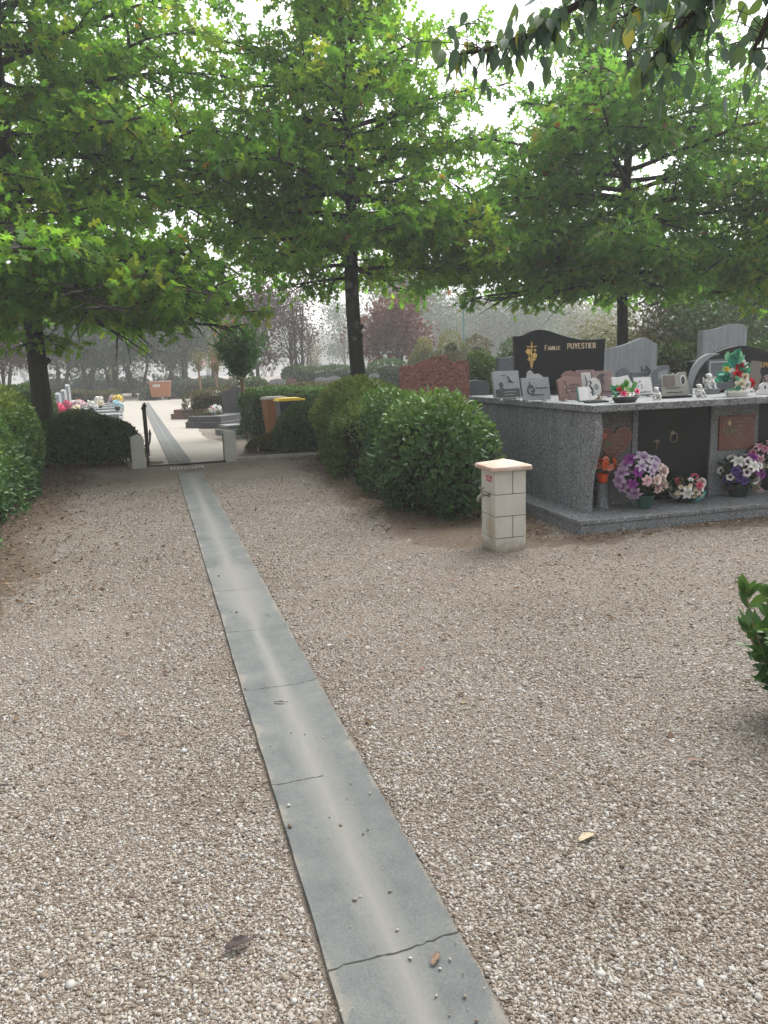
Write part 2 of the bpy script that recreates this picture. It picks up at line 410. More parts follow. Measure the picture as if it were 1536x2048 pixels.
def soil_amount(X, Y):
    s = np.zeros_like(X)
    for a, b, wd in HEDGE_SOIL:
        d = seg_dist(X, Y, a, b) + .12 * vnoise(X, Y, 4, 3) + .07 * vnoise(X, Y, 14, 4)
        s = np.maximum(s, np.clip(1.25 - d / wd, 0, 1) * 1.6)
    return np.clip(s, 0, 1)
gx = np.unique(np.concatenate([[-220, -150, -100, -70, -50, -35, -25, -18], np.arange(-13, 9.01, .1), [12, 16, 22, 30, 45, 70, 100, 150, 220]]))
gy = np.unique(np.concatenate([[-60, -30, -15, -8, -4], np.arange(-1, 17.01, .1), [19, 22, 26, 32, 40, 50, 65, 85, 110, 150, 220, 320]]))
GX, GY = np.meshgrid(gx, gy)
near = np.exp(-((GX / 12) ** 2 + ((GY - 7) / 12) ** 2))
GZ_ = near * .006 * vnoise(GX, GY, 1.6, 9) - .006 + .02 * np.clip(soil_amount(GX, GY) - .5, 0, 1)
dg = np.abs((GX - GUT_A[0]) * GUT_N[0] + (GY - GUT_A[1]) * GUT_N[1])
bw = np.exp(-(dg / .5) ** 2) * (GY < 13.5); GZ_ = GZ_ * (1 - bw) - .005 * bw - .02 * ((dg < .12) & (GY < 13.5))
gv = np.stack([GX, GY, GZ_], -1).reshape(-1, 3); nxg, nyg = len(gx), len(gy)
idx = np.arange(nxg * nyg).reshape(nyg, nxg)
gf = np.stack([idx[:-1, :-1], idx[:-1, 1:], idx[1:, 1:], idx[1:, :-1]], -1).reshape(-1, 4)
me = bpy.data.meshes.new('ground'); me.from_pydata(gv.tolist(), [], gf.tolist())
a_ = me.attributes.new('soil', 'FLOAT', 'POINT'); a_.data.foreach_set('value', soil_amount(GX, GY).ravel().astype(np.float32))
fine = np.clip(.5 + .5 * vnoise(GX, GY, 1.1, 21) + .25 * vnoise(GX, GY, 5, 22), 0, 1)
a_ = me.attributes.new('fine', 'FLOAT', 'POINT'); a_.data.foreach_set('value', fine.ravel().astype(np.float32))
me.polygons.foreach_set('use_smooth', [True] * len(me.polygons))
ground = bpy.data.objects.new('ground', me); COL.objects.link(ground); tag(ground, kind='structure')
def gravel_mat():
    mt, nt, b = base_mat('gravel'); b.inputs['Roughness'].default_value = .95; b.inputs['Specular IOR Level'].default_value = .15
    tc = nd(nt, 'ShaderNodeTexCoord'); v = tc.outputs['Object']
    wn = tex(nt, 'n', 40, 2, .5, v)
    vv = nd(nt, 'ShaderNodeVectorMath', operation='MULTIPLY_ADD')
    nt.links.new(wn.outputs[1], vv.inputs[0]); vv.inputs[1].default_value = (.008, .008, .008); nt.links.new(v, vv.inputs[2])
    vo = tex(nt, 'v', 115, vec=vv.outputs[0]); ve = tex(nt, 'v', 115, vec=vv.outputs[0], feature='DISTANCE_TO_EDGE')
    sep = nd(nt, 'ShaderNodeSeparateColor'); nt.links.new(vo.outputs['Color'], sep.inputs[0])
    peb = ramp(nt, [(0, (0.103, 0.083, 0.065)), (.25, (0.162, 0.137, 0.110)), (.5, (0.218, 0.191, 0.161)), (.75, (0.261, 0.239, 0.211)), (.93, (0.316, 0.303, 0.278)), (1, (0.182, 0.174, 0.168))], sep.outputs[0])
    vo2 = tex(nt, 'v', 210, vec=v); sep2 = nd(nt, 'ShaderNodeSeparateColor'); nt.links.new(vo2.outputs['Color'], sep2.inputs[0])
    grit = ramp(nt, [(0, (0.127, 0.104, 0.082)), (.5, (0.185, 0.159, 0.133)), (1, (0.253, 0.228, 0.198))], sep2.outputs[1])
    gap = ramp(nt, [(.0, (.52, .49, .46)), (.10, (1, 1, 1))], ve.outputs[0])
    c = mixc(nt, 1.0, peb.outputs[0], gap.outputs[0], 'MULTIPLY')
    at = nd(nt, 'ShaderNodeAttribute'); at.attribute_name = 'fine'
    n1 = tex(nt, 'n', 9, 5, .7, v)
    ff = math_(nt, 'ADD', math_(nt, 'MULTIPLY', at.outputs['Fac'], .8), math_(nt, 'MULTIPLY', n1.outputs[0], .7))
    rr = ramp(nt, [(.8, (0, 0, 0)), (1.15, (.7, .7, .7))], ff)
    c = mixc(nt, rr.outputs[0], c, grit.outputs[0])
    nb = tex(nt, 'n', .8, 4, .6, v); rb = ramp(nt, [(.3, (.74, .70, .66)), (.7, (1.08, 1.07, 1.06))], nb.outputs[0])
    c = mixc(nt, 1.0, c, rb.outputs[0], 'MULTIPLY')
    s = nd(nt, 'ShaderNodeAttribute'); s.attribute_name = 'soil'
    n2 = tex(nt, 'n', 22, 5, .75, v)
    so_ = ramp(nt, [(.25, (.042, .031, .023)), (.5, (.10, .076, .056)), (.75, (.20, .158, .123))], n2.outputs[0])
    sf = math_(nt, 'ADD', s.outputs['Fac'], math_(nt, 'MULTIPLY', math_(nt, 'SUBTRACT', n2.outputs[0], .5), .9))
    sr = ramp(nt, [(.38, (0, 0, 0)), (.7, (.92, .92, .92))], sf)
    c = mixc(nt, sr.outputs[0], c, so_.outputs[0])
    nt.links.new(c, b.inputs['Base Color'])
    bp = nd(nt, 'ShaderNodeBump'); bp.inputs['Strength'].default_value = .7; bp.inputs['Distance'].default_value = .006
    hh = ramp(nt, [(0, (0, 0, 0)), (.3, (1, 1, 1))], ve.outputs[0])
    nt.links.new(hh.outputs[0], bp.inputs['Height']); nt.links.new(bp.outputs[0], b.inputs['Normal'])
    return mt
me.materials.append(gravel_mat())

# pale sandy plaza beyond the gate, a sheet 4 mm up, with ragged edges
pz = MB(); rnd = random.Random(4)
def ragged(pts, step=.5, amp=.05):
    out = []
    for i, p in enumerate(pts):
        q = pts[(i + 1) % len(pts)]; p = np.array(p); q = np.array(q); L = np.linalg.norm(q - p); n = max(1, int(L / step))
        for k in range(n):
            r = p + (q - p) * k / n; out.append((r[0] + rnd.uniform(-amp, amp), r[1] + rnd.uniform(-amp, amp)))
    return out
pl = [(-4.42, 13.36), (-2.72, 14.08), (-3.6, 17.6), (-4.3, 18.7), (-5.2, 21.6), (-6.6, 27.5), (-8.4, 36), (-9.8, 44), (-10, 47.6), (-40, 50.5), (-40, 44), (-16.6, 44.5), (-12.6, 36), (-9.4, 26), (-6.2, 16.5)]
pr_ = ragged(pl); pz.add([(x, y, .004) for x, y in pr_], [tuple(range(len(pr_)))])
MAT['sand'] = M('sand', (.30, .278, .245), (.24, .222, .195), 1.2, .95, .3, 90, detail=8, lo=.25, hi=.75)
tag(pz.build('plaza', MAT['sand']), kind='structure')

def gutter_mat():
    mt, nt, b = base_mat('gutter_concrete'); b.inputs['Roughness'].default_value = .9; b.inputs['Specular IOR Level'].default_value = .2
    tc = nd(nt, 'ShaderNodeTexCoord'); v = tc.outputs['Object']
    sx = nd(nt, 'ShaderNodeSeparateXYZ'); nt.links.new(v, sx.inputs[0])
    n1 = tex(nt, 'n', 4, 8, .72, v); c0 = ramp(nt, [(.25, (.074, .080, .078)), (.5, (.108, .114, .111)), (.75, (.142, .147, .140))], n1.outputs[0])
    n2 = tex(nt, 'n', 110, 3, .7, v); c1 = ramp(nt, [(.35, (.84, .84, .84)), (.65, (1.08, 1.08, 1.08))], n2.outputs[0])
    c = mixc(nt, 1.0, c0.outputs[0], c1.outputs[0], 'MULTIPLY')
    # dried sand washed along the centre line, spreading out where water stood (y 3.6-5.3 m along)
    mp = nd(nt, 'ShaderNodeMapping'); mp.inputs['Scale'].default_value = (5, 1.3, 1); nt.links.new(v, mp.inputs[0])
    n3 = tex(nt, 'n', 1.0, 5, .65, mp.outputs[0])
    wob = math_(nt, 'MULTIPLY', math_(nt, 'SUBTRACT', n3.outputs[0], .5), .10)
    dx = math_(nt, 'ABSOLUTE', math_(nt, 'ADD', sx.outputs[0], wob))
    at = nd(nt, 'ShaderNodeAttribute'); at.attribute_name = 'wash'
    q = math_(nt, 'DIVIDE', dx, math_(nt, 'MULTIPLY', at.outputs['Fac'], 1.1))
    q = math_(nt, 'ADD', q, math_(nt, 'MULTIPLY', math_(nt, 'SUBTRACT', n1.outputs[0], .5), .9))
    rs = ramp(nt, [(.0, (.7, .7, .7)), (1.0, (0, 0, 0))], q)
    c = mixc(nt, rs.outputs[0], c, (.185, .18, .163))
    ed = math_(nt, 'ADD', math_(nt, 'MULTIPLY', math_(nt, 'ABSOLUTE', sx.outputs[0]), 5.0), math_(nt, 'MULTIPLY', math_(nt, 'SUBTRACT', n1.outputs[0], .5), 1.3))
    re_ = ramp(nt, [(.9, (0, 0, 0)), (1.2, (.5, .5, .5))], ed); c = mixc(nt, re_.outputs[0], c, (.20, .175, .14))
    nt.links.new(c, b.inputs['Base Color'])
    bp = nd(nt, 'ShaderNodeBump'); bp.inputs['Strength'].default_value = .25; bp.inputs['Distance'].default_value = .004
    nt.links.new(n2.outputs[0], bp.inputs['Height']); nt.links.new(bp.outputs[0], b.inputs['Normal'])
    return mt
MAT['gutter'] = gutter_mat()
def gutter_strip(name, A, D, L0, L1, half, washf, raised, seed):
    """dished concrete channel; local y runs along it"""
    r = np.random.default_rng(seed); ys = np.arange(L0, L1, .12); xs = np.array([-1, -.97, -.6, -.2, 0, .2, .6, .97, 1.0])
    V = []; W = []
    for y in ys:
        e1, e2_ = r.normal(0, .0015, 2) + .002 * np.array([sin(y * 2.1), sin(y * 1.7 + 1)])
        for j, x in enumerate(xs):
            X = x * half + (e1 if x < 0 else e2_) * abs(x) ** 3
            z = -.05 if abs(x) == 1 else .004 + raised * abs(x) ** 1.3
            V.append((X, y, z)); W.append(washf(y))
    n = len(xs); F = [(i * n + j, i * n + j + 1, (i + 1) * n + j + 1, (i + 1) * n + j) for i in range(len(ys) - 1) for j in range(n - 1)]
    m_ = bpy.data.meshes.new(name); m_.from_pydata(V, [], F)
    a = m_.attributes.new('wash', 'FLOAT', 'POINT'); a.data.foreach_set('value', W)
    m_.materials.append(MAT['gutter'])
    o = bpy.data.objects.new(name, m_); COL.objects.link(o); o.location = A; o.rotation_euler = (0, 0, atan2(D[1], D[0]) - pi / 2)
    return tag(o, kind='structure')
def gl(x, y):   # metres along the near gutter of a pixel
    return float((G(x, y) - GUT_A) @ GUT_D)
def wash1(y):
    return .055 + .15 * exp(-((y - gl(480, 1200)) / .45) ** 2) + .17 * exp(-((y - gl(470, 1150)) / .3) ** 2) + .03 * sin(y * 1.3) + .03 * (y > 6) + .12 * exp(-((y - 10.9) / .5) ** 2)
LEN1 = float((GUT_B - GUT_A) @ GUT_D)
gut = gutter_strip('gutter_path', GUT_A, GUT_D, -3.0, LEN1 + .1, .198, wash1, .007, 5)
jr = random.Random(8)
for (px, py, wd, full) in ((660, 1945, .010, 1), (555, 1573, .008, .55), (497, 1385, .003, 1), (462, 1268, .003, .6), (432, 1186, .003, 1), (411, 1118, .006, 1), (398, 1082, .003, 1), (385, 1043, .009, .5), (375, 1010, .002, 1), (365, 978, .003, 1)):
    jb = MB(); s0 = gl(px, py); top = []; bot = []
    for i in range(25):
        x = -.196 + .392 * full * i / 24; y = s0 + .03 * (x + .2) + jr.uniform(-.004, .004) + .003 * sin(x * 25 + py)
        z = .0055 + .007 * (min(1, abs(x) / .198)) ** 1.3; ww = max(.0055, .7 * wd) * jr.uniform(.2, 1)
        top.append((x, y + ww / 2, z)); bot.append((x, y - ww / 2, z))
    jb.add(top + bot, [(i, i + 1, 25 + i + 1, 25 + i) for i in range(24)])
    jb.build('joint', MAT['crack'], gut)
FG_A = (G(348, 925) + G(372, 925)) / 2; FG_B = (G(290, 815) + G(301, 815)) / 2
FGD = (FG_B - FG_A) / np.linalg.norm(FG_B - FG_A)
gutter_strip('gutter_path', FG_A + np.array([0, 0, .012]), FGD, -.1, 32, .2, lambda y: .02, .004, 6)

# ------------------------------------------------------------------ trees
def interp(tab, x):
    xs, ys = zip(*tab); return float(np.interp(x, xs, ys))
def tree(name, label, base, H, r0, z0, env, nprim, seed, leafmat_, bark, leaf=(.12, .17), lpa=6, elev=(-8, 58), lean=(0, 0), tpl=(OAK_V, OAK_F),
         sec_step=.235, anchor=.115, jit=.12, cat='tree', group=None, droop=.16, nside=7, trunk_n=10, face_tilt=1.0, secl=.42, keep=None, knots=0, zpow=1.0, extra=(), zmin=0.0):
    rng = np.random.default_rng(seed)
    root = thing(name, label, cat, base, 0, group)
    tr = MB(); zs = np.concatenate([[-.12, 0, .12, .3], np.linspace(.7, H, 14)])
    wob = lambda z: np.array([lean[0] * z + .035 * sin(z * 1.3 + seed), lean[1] * z + .035 * sin(z * 1.1 + 2 * seed), z])
    def rad(z): 
        fl = 1 + .45 * max(0, 1 - z / .35) if z < .35 else 1
        return (r0 * max(.0, 1 - z / (H * 1.02)) ** .75 + .008) * fl
    zz = np.sort(np.concatenate([zs, np.linspace(.5, z0 * 1.3, 12)]))
    tr.tube([wob(z) for z in zz], [rad(z) * (1 + rng.uniform(-.05, .05)) for z in zz], trunk_n)
    for k in range(knots):
        z = rng.uniform(.5 * z0, z0 * 1.02); az = rng.uniform(0, 2 * pi); p = wob(z) + np.array([cos(az), sin(az), 0]) * rad(z) * .8
        tr.tube([p, p + np.array([cos(az), sin(az), .3]) * rad(z) * .55], [rad(z) * .5, rad(z) * .28], 7)
    tr.build('trunk', bark, root, smooth=True, auto=80)
    lb = MB(); AP = []; AD = []
    prim = []
    for i in range(nprim):
        t = (i + rng.uniform(.1, .9)) / nprim; z = z0 + (H * .97 - z0) * t ** zpow
        prim.append((z, i * 2.399 + rng.uniform(-.35, .35) + seed, None))
    prim += [(z, az, L) for z, az, L in extra]
    for z, az, Lx in prim:
        t = (z - z0) / (H - z0)
        L = Lx if Lx else interp(env, z) * rng.uniform(.72, 1.1)
        el = radians(elev[0] + (elev[1] - elev[0]) * max(0, t) + rng.uniform(-9, 9))
        p = wob(z); n = 9; pts = [p]; d = np.array([cos(az) * cos(el), sin(az) * cos(el), sin(el)])
        for k in range(n):
            d = nrm(d + np.array([rng.normal(0, .07), rng.normal(0, .07), rng.normal(0, .05) - droop * (1 - t) * (k / n)]))
            pts.append(pts[-1] + d * L / n)
        pts = np.array(pts)
        if zmin and L > 1.2: lo_ = zmin + .25 + rng.uniform(-.3, .7); pts[:, 2] = np.where(pts[:, 2] < lo_, np.minimum(lo_ - (lo_ - pts[:, 2]) * .12, lo_ + 9), pts[:, 2])
        rb = min(.011 + .013 * L, rad(z) * .6)
        lb.tube(pts, list(np.linspace(rb, .005, n + 1)), nside)
        s = max(.18 * L, .25)
        side = 1
        while s < L:
            q = s / L * n; k = int(min(q, n - 1)); p = pts[k] + (pts[k + 1] - pts[k]) * (q - k); d = nrm(pts[k + 1] - pts[k])
            hz = nrm(np.cross(d, [0, 0, 1.0])) * side; side = -side
            l2 = L * secl * (1.12 - s / L) * rng.uniform(.55, 1.15) + .18
            sd_ = nrm(d * rng.uniform(.45, .9) + hz + np.array([0, 0, rng.uniform(-.55, .6)]))
            m2 = 4; sp = [p]
            for kk in range(m2):
                sd_ = nrm(sd_ + np.array([rng.normal(0, .1), rng.normal(0, .1), rng.normal(0, .08) - .05])); sp.append(sp[-1] + sd_ * l2 / m2)
            sp = np.array(sp); lb.tube(sp, list(np.linspace(max(.004, rb * .4), .003, m2 + 1)), 4, cap=False)
            na = max(2, int(l2 / anchor))
            for a in range(na):
                q2 = (a + .6) / na * m2; k2 = int(min(q2, m2 - 1))
                AP.append(sp[k2] + (sp[k2 + 1] - sp[k2]) * (q2 - k2) + rng.normal(0, .05, 3)); AD.append(nrm(sp[k2 + 1] - sp[k2]))
            s += sec_step * rng.uniform(.7, 1.3)
        AP.append(pts[-1]); AD.append(d)
    lb.build('limbs', bark, root, smooth=True, auto=80)
    AP = np.array(AP); AD = np.array(AD)
    if zmin:
        rr_t = np.hypot(AP[:, 0], AP[:, 1]); kk = AP[:, 2] > np.where(rr_t < .75, zmin - .5, zmin + .22 * np.sin(AP[:, 0] * 2.3 + AP[:, 1]) + .22 * np.sin(AP[:, 1] * 1.7 - AP[:, 0] * .9 + seed) + rng.normal(0, .1, len(AP))); AP = AP[kk]; AD = AD[kk]
    if keep is not None:
        kk = keep(AP); AP = AP[kk]; AD = AD[kk]
    N = len(AP) * lpa
    pos = np.repeat(AP, lpa, 0); dd = np.repeat(AD, lpa, 0)
    out = nrm(dd * .55 + rng.normal(0, .62, (N, 3)) + np.array([0, 0, -.2]))
    pos = pos + rng.normal(0, jit * .55, (N, 3)) + out * jit * .5
    nn = nrm(np.array([0, 0, .6]) + rng.normal(0, .75 * face_tilt, (N, 3)))
    size = rng.uniform(leaf[0], leaf[1], N)
    # each spray keeps one hue (young shoots yellower), leaves vary a little about it
    base_t = np.repeat(np.clip(rng.normal(.52, .25, len(AP)), 0, .96), lpa)
    hgt = .16 * np.sin(pos[:, 0] * 1.7 + seed) * np.sin(pos[:, 2] * 1.9 + pos[:, 1] * 1.3)
    tint = np.clip(base_t + hgt + rng.normal(0, .08, N), 0, .97); tint[rng.random(N) < .004] = 1
    np_instances('crown', tpl[0], tpl[1], frames(out, nn, size, np.full(N, .95) if tpl[0] is OAK_V else None), pos, tint, leafmat_, root)
    return root

tree('oak_tree', 'large oak with thick dark trunk rising behind the tall left hedge', tuple(P(92, 830, 14.7) * np.array([1, 1, 0])), 11.8, .19, 2.75,
     [(2.2, 3.6), (2.9, 4.5), (4, 5.3), (5.5, 5.1), (7, 4.3), (8.5, 3.4), (10, 2.1), (11.8, .4)], 78, 3, MAT['oak_leaf'], MAT['bark'], lean=(-.02, 0), elev=(-14, 52), leaf=(.15, .22), lpa=5, knots=2,
     zmin=2.6, extra=[(2.2, -1.2, .5), (2.3, 2.0, .5), (2.25, -2.6, .6), (2.4, .2, .8), (2.4, -.9, 1.1), (2.8, -.35, 4.3), (2.9, -.7, 4.7), (2.85, -1.15, 4.5), (3.0, -.1, 4.6), (3.0, -1.6, 4.2), (3.2, -.5, 4.9), (3.5, -.2, 5.0), (3.4, -.9, 4.8), (5.6, .2, 5.2), (6.4, -.5, 4.6)])
tree('oak_tree', 'slender oak with knobbly lichen-spotted trunk behind the middle of the hedge', tuple(P(716, 780, 15.8) * np.array([1, 1, 0])), 10.6, .165, 3.45,
     [(3.2, 2.2), (3.9, 3.0), (5, 3.4), (6.2, 3.1), (7.5, 2.3), (8.8, 1.5), (10, .8), (10.6, .3)], 66, 7, MAT['oak_leaf'], MAT['bark_lichen'], lean=(-.002, 0), elev=(-6, 60), leaf=(.145, .215), lpa=5, knots=7,
     zmin=3.25, extra=[(3.35, 3.0, 1.9), (3.5, -.2, 2.6), (3.6, -1.4, 2.4), (3.7, -2.6, 2.9), (3.9, -2.2, 2.8), (4.0, -.7, 3.2), (4.2, .1, 3.6), (4.5, 3.3, 3.6), (4.8, -.3, 3.7), (4.9, -2.9, 3.6), (6.0, 2.9, 3.2), (6.6, -2.9, 2.8), (5.6, 3.1, 3.6)])
tree('oak_tree', 'broad oak behind the grey gravestones right of the black headstone', tuple(P(1241, 720, 16.6) * np.array([1, 1, 0])), 9.9, .135, 2.9,
     [(2.4, 2.9), (3.1, 3.5), (4.2, 4.1), (5.5, 3.9), (6.8, 2.6), (8.0, 1.6), (9.2, .8), (9.9, .3)], 72, 12, MAT['oak_leaf_cool'], MAT['bark'], lean=(.006, 0), elev=(-12, 55), leaf=(.14, .205), lpa=5,
     extra=[(2.7, 3.0, 3.6), (2.6, 3.5, 3.2), (2.9, 2.6, 3.4), (2.75, -.7, 3.2), (2.6, -1.6, 2.6), (3.2, 3.2, 4.4), (3.6, 3.4, 4.6), (4.2, 3.1, 4.6), (4.8, 3.3, 4.4), (5.4, -2.8, 4.0), (3.4, -.4, 4.4)], zmin=2.95)
tree('oak_tree', 'oak at the far right whose crown hangs over the tall pale headstone', (8.4, 14.6, 0), 6.6, .14, 2.55,
     [(2.2, 2.0), (3, 2.7), (4.2, 2.5), (5.4, 1.6), (6.6, .4)], 40, 19, MAT['oak_leaf'], MAT['bark'], elev=(-12, 50), leaf=(.13, .19), lpa=6, zmin=2.15)

# overhanging limb of a broad-leaved tree whose trunk stands just outside the picture
def overhang():
    rng = np.random.default_rng(5)
    root = thing('broadleaf_tree', 'overhanging tree limb with large drooping dark leaves in the top right corner', 'tree', (4.6, 1.6, 0))
    B = np.array([4.6, 1.6, 0.0])
    t = MB(); t.tube([(0, 0, -.1), (0, 0, 0), (.03, .02, 1.2), (-.03, .05, 2.6), (-.1, .12, 3.6), (-.12, .2, 5.2)], [.26, .2, .16, .14, .11, .03], 12)
    t.build('trunk', MAT['bark'], root, smooth=True, auto=80)
    limb = MB(); AP = []; AD = []
    def pt(x, y, Y): return P(x, y - 6, Y) - B
    mains = [
        [(-.1, .12, 3.4), pt(1500, -190, 3.3), pt(1330, -60, 3.5), pt(1200, -12, 3.6), pt(1130, 30, 3.65), pt(1060, 75, 3.7), pt(975, 105, 3.75), pt(900, 118, 3.8)],
        [(-.1, .1, 3.3), pt(1620, -180, 3.2), pt(1490, -60, 3.35), pt(1400, 20, 3.4), pt(1345, 70, 3.4), pt(1300, 130, 3.45)],
        [(-.1, .1, 3.2), pt(1640, -120, 3.0), pt(1560, -20, 3.1), pt(1530, 60, 3.15), pt(1500, 120, 3.2)],
        [(-.1, .12, 3.5), pt(1520, -200, 3.6), pt(1400, -80, 3.7), pt(1290, 0, 3.8), pt(1250, 40, 3.8)],
        [(-.1, .12, 3.3), pt(1600, -100, 3.4), pt(1540, 80, 3.5), pt(1545, 160, 3.5)]]
    spans = [(.30, 1.0), (.42, 1.0), (.5, 1.0), (.45, 1.), (.5, 1.)]
    for pts, (s0, s1), nl in zip(mains, spans, (165, 130, 48, 50, 30)):
        pts = np.array([np.array(p) for p in pts], float); n = len(pts)
        limb.tube(pts, list(np.linspace(.03, .005, n)), 7)
        for i in range(nl):
            q = (s0 + (s1 - s0) * rng.random() ** .9) * (n - 1); k = int(min(q, n - 2)); p = pts[k] + (pts[k + 1] - pts[k]) * (q - k)
            d = nrm(pts[k + 1] - pts[k]); off = nrm(rng.normal(0, 1, 3) + np.array([0, 0, .2])) * abs(rng.normal(0, .11)) + d * rng.normal(0, .06)
            e = p + off
            if i % 2 == 0: limb.tube([p, (p + e) / 2 + np.array([0, 0, .012]), e], [.003, .002, .0015], 4, cap=False)
            AP.append(e); AD.append(off)
    limb.build('limbs', MAT['twig'], root, smooth=True)
    AP = np.array(AP); AD = np.array(AD); N = len(AP)
    d = nrm(nrm(AD) * .35 + np.array([0, 0, -.9]) + rng.normal(0, .28, (N, 3)))
    nn = rng.normal(0, 1, (N, 3)); nn[:, 1] -= .5; nn[:, 2] += .3
    V = [(0, 0, 0), (0, .22, .0), (0, .5, -.02), (0, .8, -.06), (0, 1.08, -.13)]
    for sx in (1, -1): V += [(.17 * sx, .1, .03), (.27 * sx, .34, .06), (.23 * sx, .62, .03), (.10 * sx, .88, -.04)]
    F = [(0, 5, 6, 1), (1, 6, 7, 2), (2, 7, 8, 3), (3, 8, 4), (0, 1, 10, 9), (1, 2, 11, 10), (2, 3, 12, 11), (3, 4, 12)]
    tint = np.clip(rng.normal(.40, .22, N), 0, .86); tint[rng.random(N) < .012] = 1
    np_instances('leaves', V, F, frames(d, nn, rng.uniform(.055, .10, N)), AP, tint, MAT['twig_leaf'], root, smooth=True)
overhang()

# ------------------------------------------------------------------ hedges and bushes
def superq(U, a, b, H, p, seed, lump=.05):
    q = nrm_p(U, p)
    P_ = q * np.array([a, b, H])
    g = np.sign(q) * np.abs(q) ** (p - 1) / np.array([a, b, H]); n = nrm(g)
    r = np.random.default_rng(seed); f = 0
    for i in range(6):
        k = r.normal(0, 3.2, 3); f = f + np.sin(P_ @ k + r.uniform(0, 6.28)) / 2.5
    return P_ + n * (f * lump)[:, None], n
def nrm_p(U, p): return U / (np.sum(np.abs(U) ** p, -1, keepdims=True) ** (1 / p))
def hedge(name, label, loc, L, W, H, rz, n, mat, seed, size=(.05, .08), p=5, tpl=(LAUREL_V, LAUREL_F), gap=None, stems=10, group=None, lump=.06, cat='hedge', depth=.14, up=.3, z0=.0, core=.84, shoots=0, hollow=0):
    rng = np.random.default_rng(seed)
    root = thing(name, label, cat, loc, rz, group); a, b = L / 2, W / 2
    ar = np.array([L * W, L * H, L * H, W * H, W * H]); ar[3:] *= 1.4; fc = rng.choice(5, n, p=ar / ar.sum())
    u, v = rng.uniform(-1, 1, n), rng.uniform(-1, 1, n); wv = rng.uniform(0, 1, n)
    U = np.zeros((n, 3))
    U[fc == 0] = np.stack([u, v, np.ones(n)], -1)[fc == 0]
    U[fc == 1] = np.stack([u, np.ones(n), wv], -1)[fc == 1]; U[fc == 2] = np.stack([u, -np.ones(n), wv], -1)[fc == 2]
    U[fc == 3] = np.stack([np.ones(n), v, wv], -1)[fc == 3]; U[fc == 4] = np.stack([-np.ones(n), v, wv], -1)[fc == 4]
    pos, nn = superq(U, a, b, H, p, seed, lump)
    pos = pos - nn * (depth * (rng.random(n) ** 1.6 - .15))[:, None]
    # foliage tucks in and thins out towards the ground
    keepm = rng.random(n) < np.clip(.32 + pos[:, 2] / (.34 * H), 0, 1)
    if z0: keepm &= pos[:, 2] > z0 * rng.uniform(.4, 1.4, n)
    if gap is not None: keepm &= ~gap(pos, rng)
    if hollow:
        hn = vnoise(pos[:, 0] + pos[:, 2] * .7, pos[:, 1] + pos[:, 2], 4.2, seed + 5)
        keepm &= ~((hn > .62 - .5 * hollow) & (rng.random(n) < .8) & (pos[:, 2] < .85 * H) & (np.abs(pos[:, 0]) < a - .12))
    pos, nn = pos[keepm], nn[keepm]; N = len(pos)
    d = nrm(nn * .55 + rng.normal(0, .55, (N, 3)) + np.array([0, 0, up])); ln = nrm(nn * .6 + rng.normal(0, .5, (N, 3)) + np.array([0, 0, .25]))
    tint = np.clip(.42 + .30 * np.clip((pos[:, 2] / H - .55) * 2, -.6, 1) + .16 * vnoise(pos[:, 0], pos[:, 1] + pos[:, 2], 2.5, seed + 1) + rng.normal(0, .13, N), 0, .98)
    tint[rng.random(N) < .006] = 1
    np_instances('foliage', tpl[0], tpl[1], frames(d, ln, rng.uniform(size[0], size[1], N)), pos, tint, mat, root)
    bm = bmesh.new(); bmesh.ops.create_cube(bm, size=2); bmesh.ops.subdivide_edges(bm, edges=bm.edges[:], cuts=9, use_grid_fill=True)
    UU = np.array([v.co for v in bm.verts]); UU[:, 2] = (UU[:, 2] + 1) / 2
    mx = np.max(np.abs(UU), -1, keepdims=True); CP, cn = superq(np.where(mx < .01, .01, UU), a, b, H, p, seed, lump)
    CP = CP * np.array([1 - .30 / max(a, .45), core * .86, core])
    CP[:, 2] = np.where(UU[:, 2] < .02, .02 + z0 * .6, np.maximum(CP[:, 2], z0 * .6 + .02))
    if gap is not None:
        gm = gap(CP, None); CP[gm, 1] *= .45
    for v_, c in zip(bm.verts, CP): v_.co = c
    m_ = bpy.data.meshes.new('dark_core'); bm.to_mesh(m_); bm.free(); m_.materials.append(MAT['core'])  # solid core added behind the leaves, dark like the interior, blocks see-through
    o = bpy.data.objects.new('dark_core', m_); COL.objects.link(o); o.parent = root
    st = MB()
    for i in range(stems):
        x = a * .92 * rng.uniform(-1, 1); y = b * .8 * rng.uniform(-1, 1)
        st.tube([(x, y, -.03), (x + rng.normal(0, .04), y + rng.normal(0, .04), H * .3), (x + rng.normal(0, .12), y + rng.normal(0, .1), H * .8)], [.016, .012, .005], 5)
    for i in range(shoots):      # stray twigs poking out
        k = rng.integers(0, N); q = pos[k]; e = q + nn[k] * rng.uniform(.06, .16) + rng.normal(0, .05, 3)
        st.tube([q - nn[k] * .1, q, e], [.004, .003, .0015], 4)
    if len(st.v): st.build('stems', MAT['twig'], root, smooth=True)
    return root
def hedge_line(a, b): 
    a = np.array(a); b = np.array(b); d = b - a
    return tuple((a + b) / 2) + (0,), float(np.linalg.norm(d)), atan2(d[1], d[0])

c_, L_, z_ = hedge_line((-3.50, 4.4), (-6.30, 12.75))
hedge('hedge', 'tall yellow-green broadleaf hedge along the left edge of the gravel', c_, L_, 1.25, 1.43, z_, 60000, MAT['hedge_left'], 31, (.05, .085), stems=24, lump=.11, shoots=110, p=4.5, hollow=.3)
hedge('hedge', 'low dark clipped bush between the left hedge and the gate post', (-5.42, 14.0, 0), 1.9, .85, .90, radians(2), 15000, MAT['hedge_dark'], 32, (.05, .08), p=3.2, stems=26, z0=.10, shoots=30, core=.8)
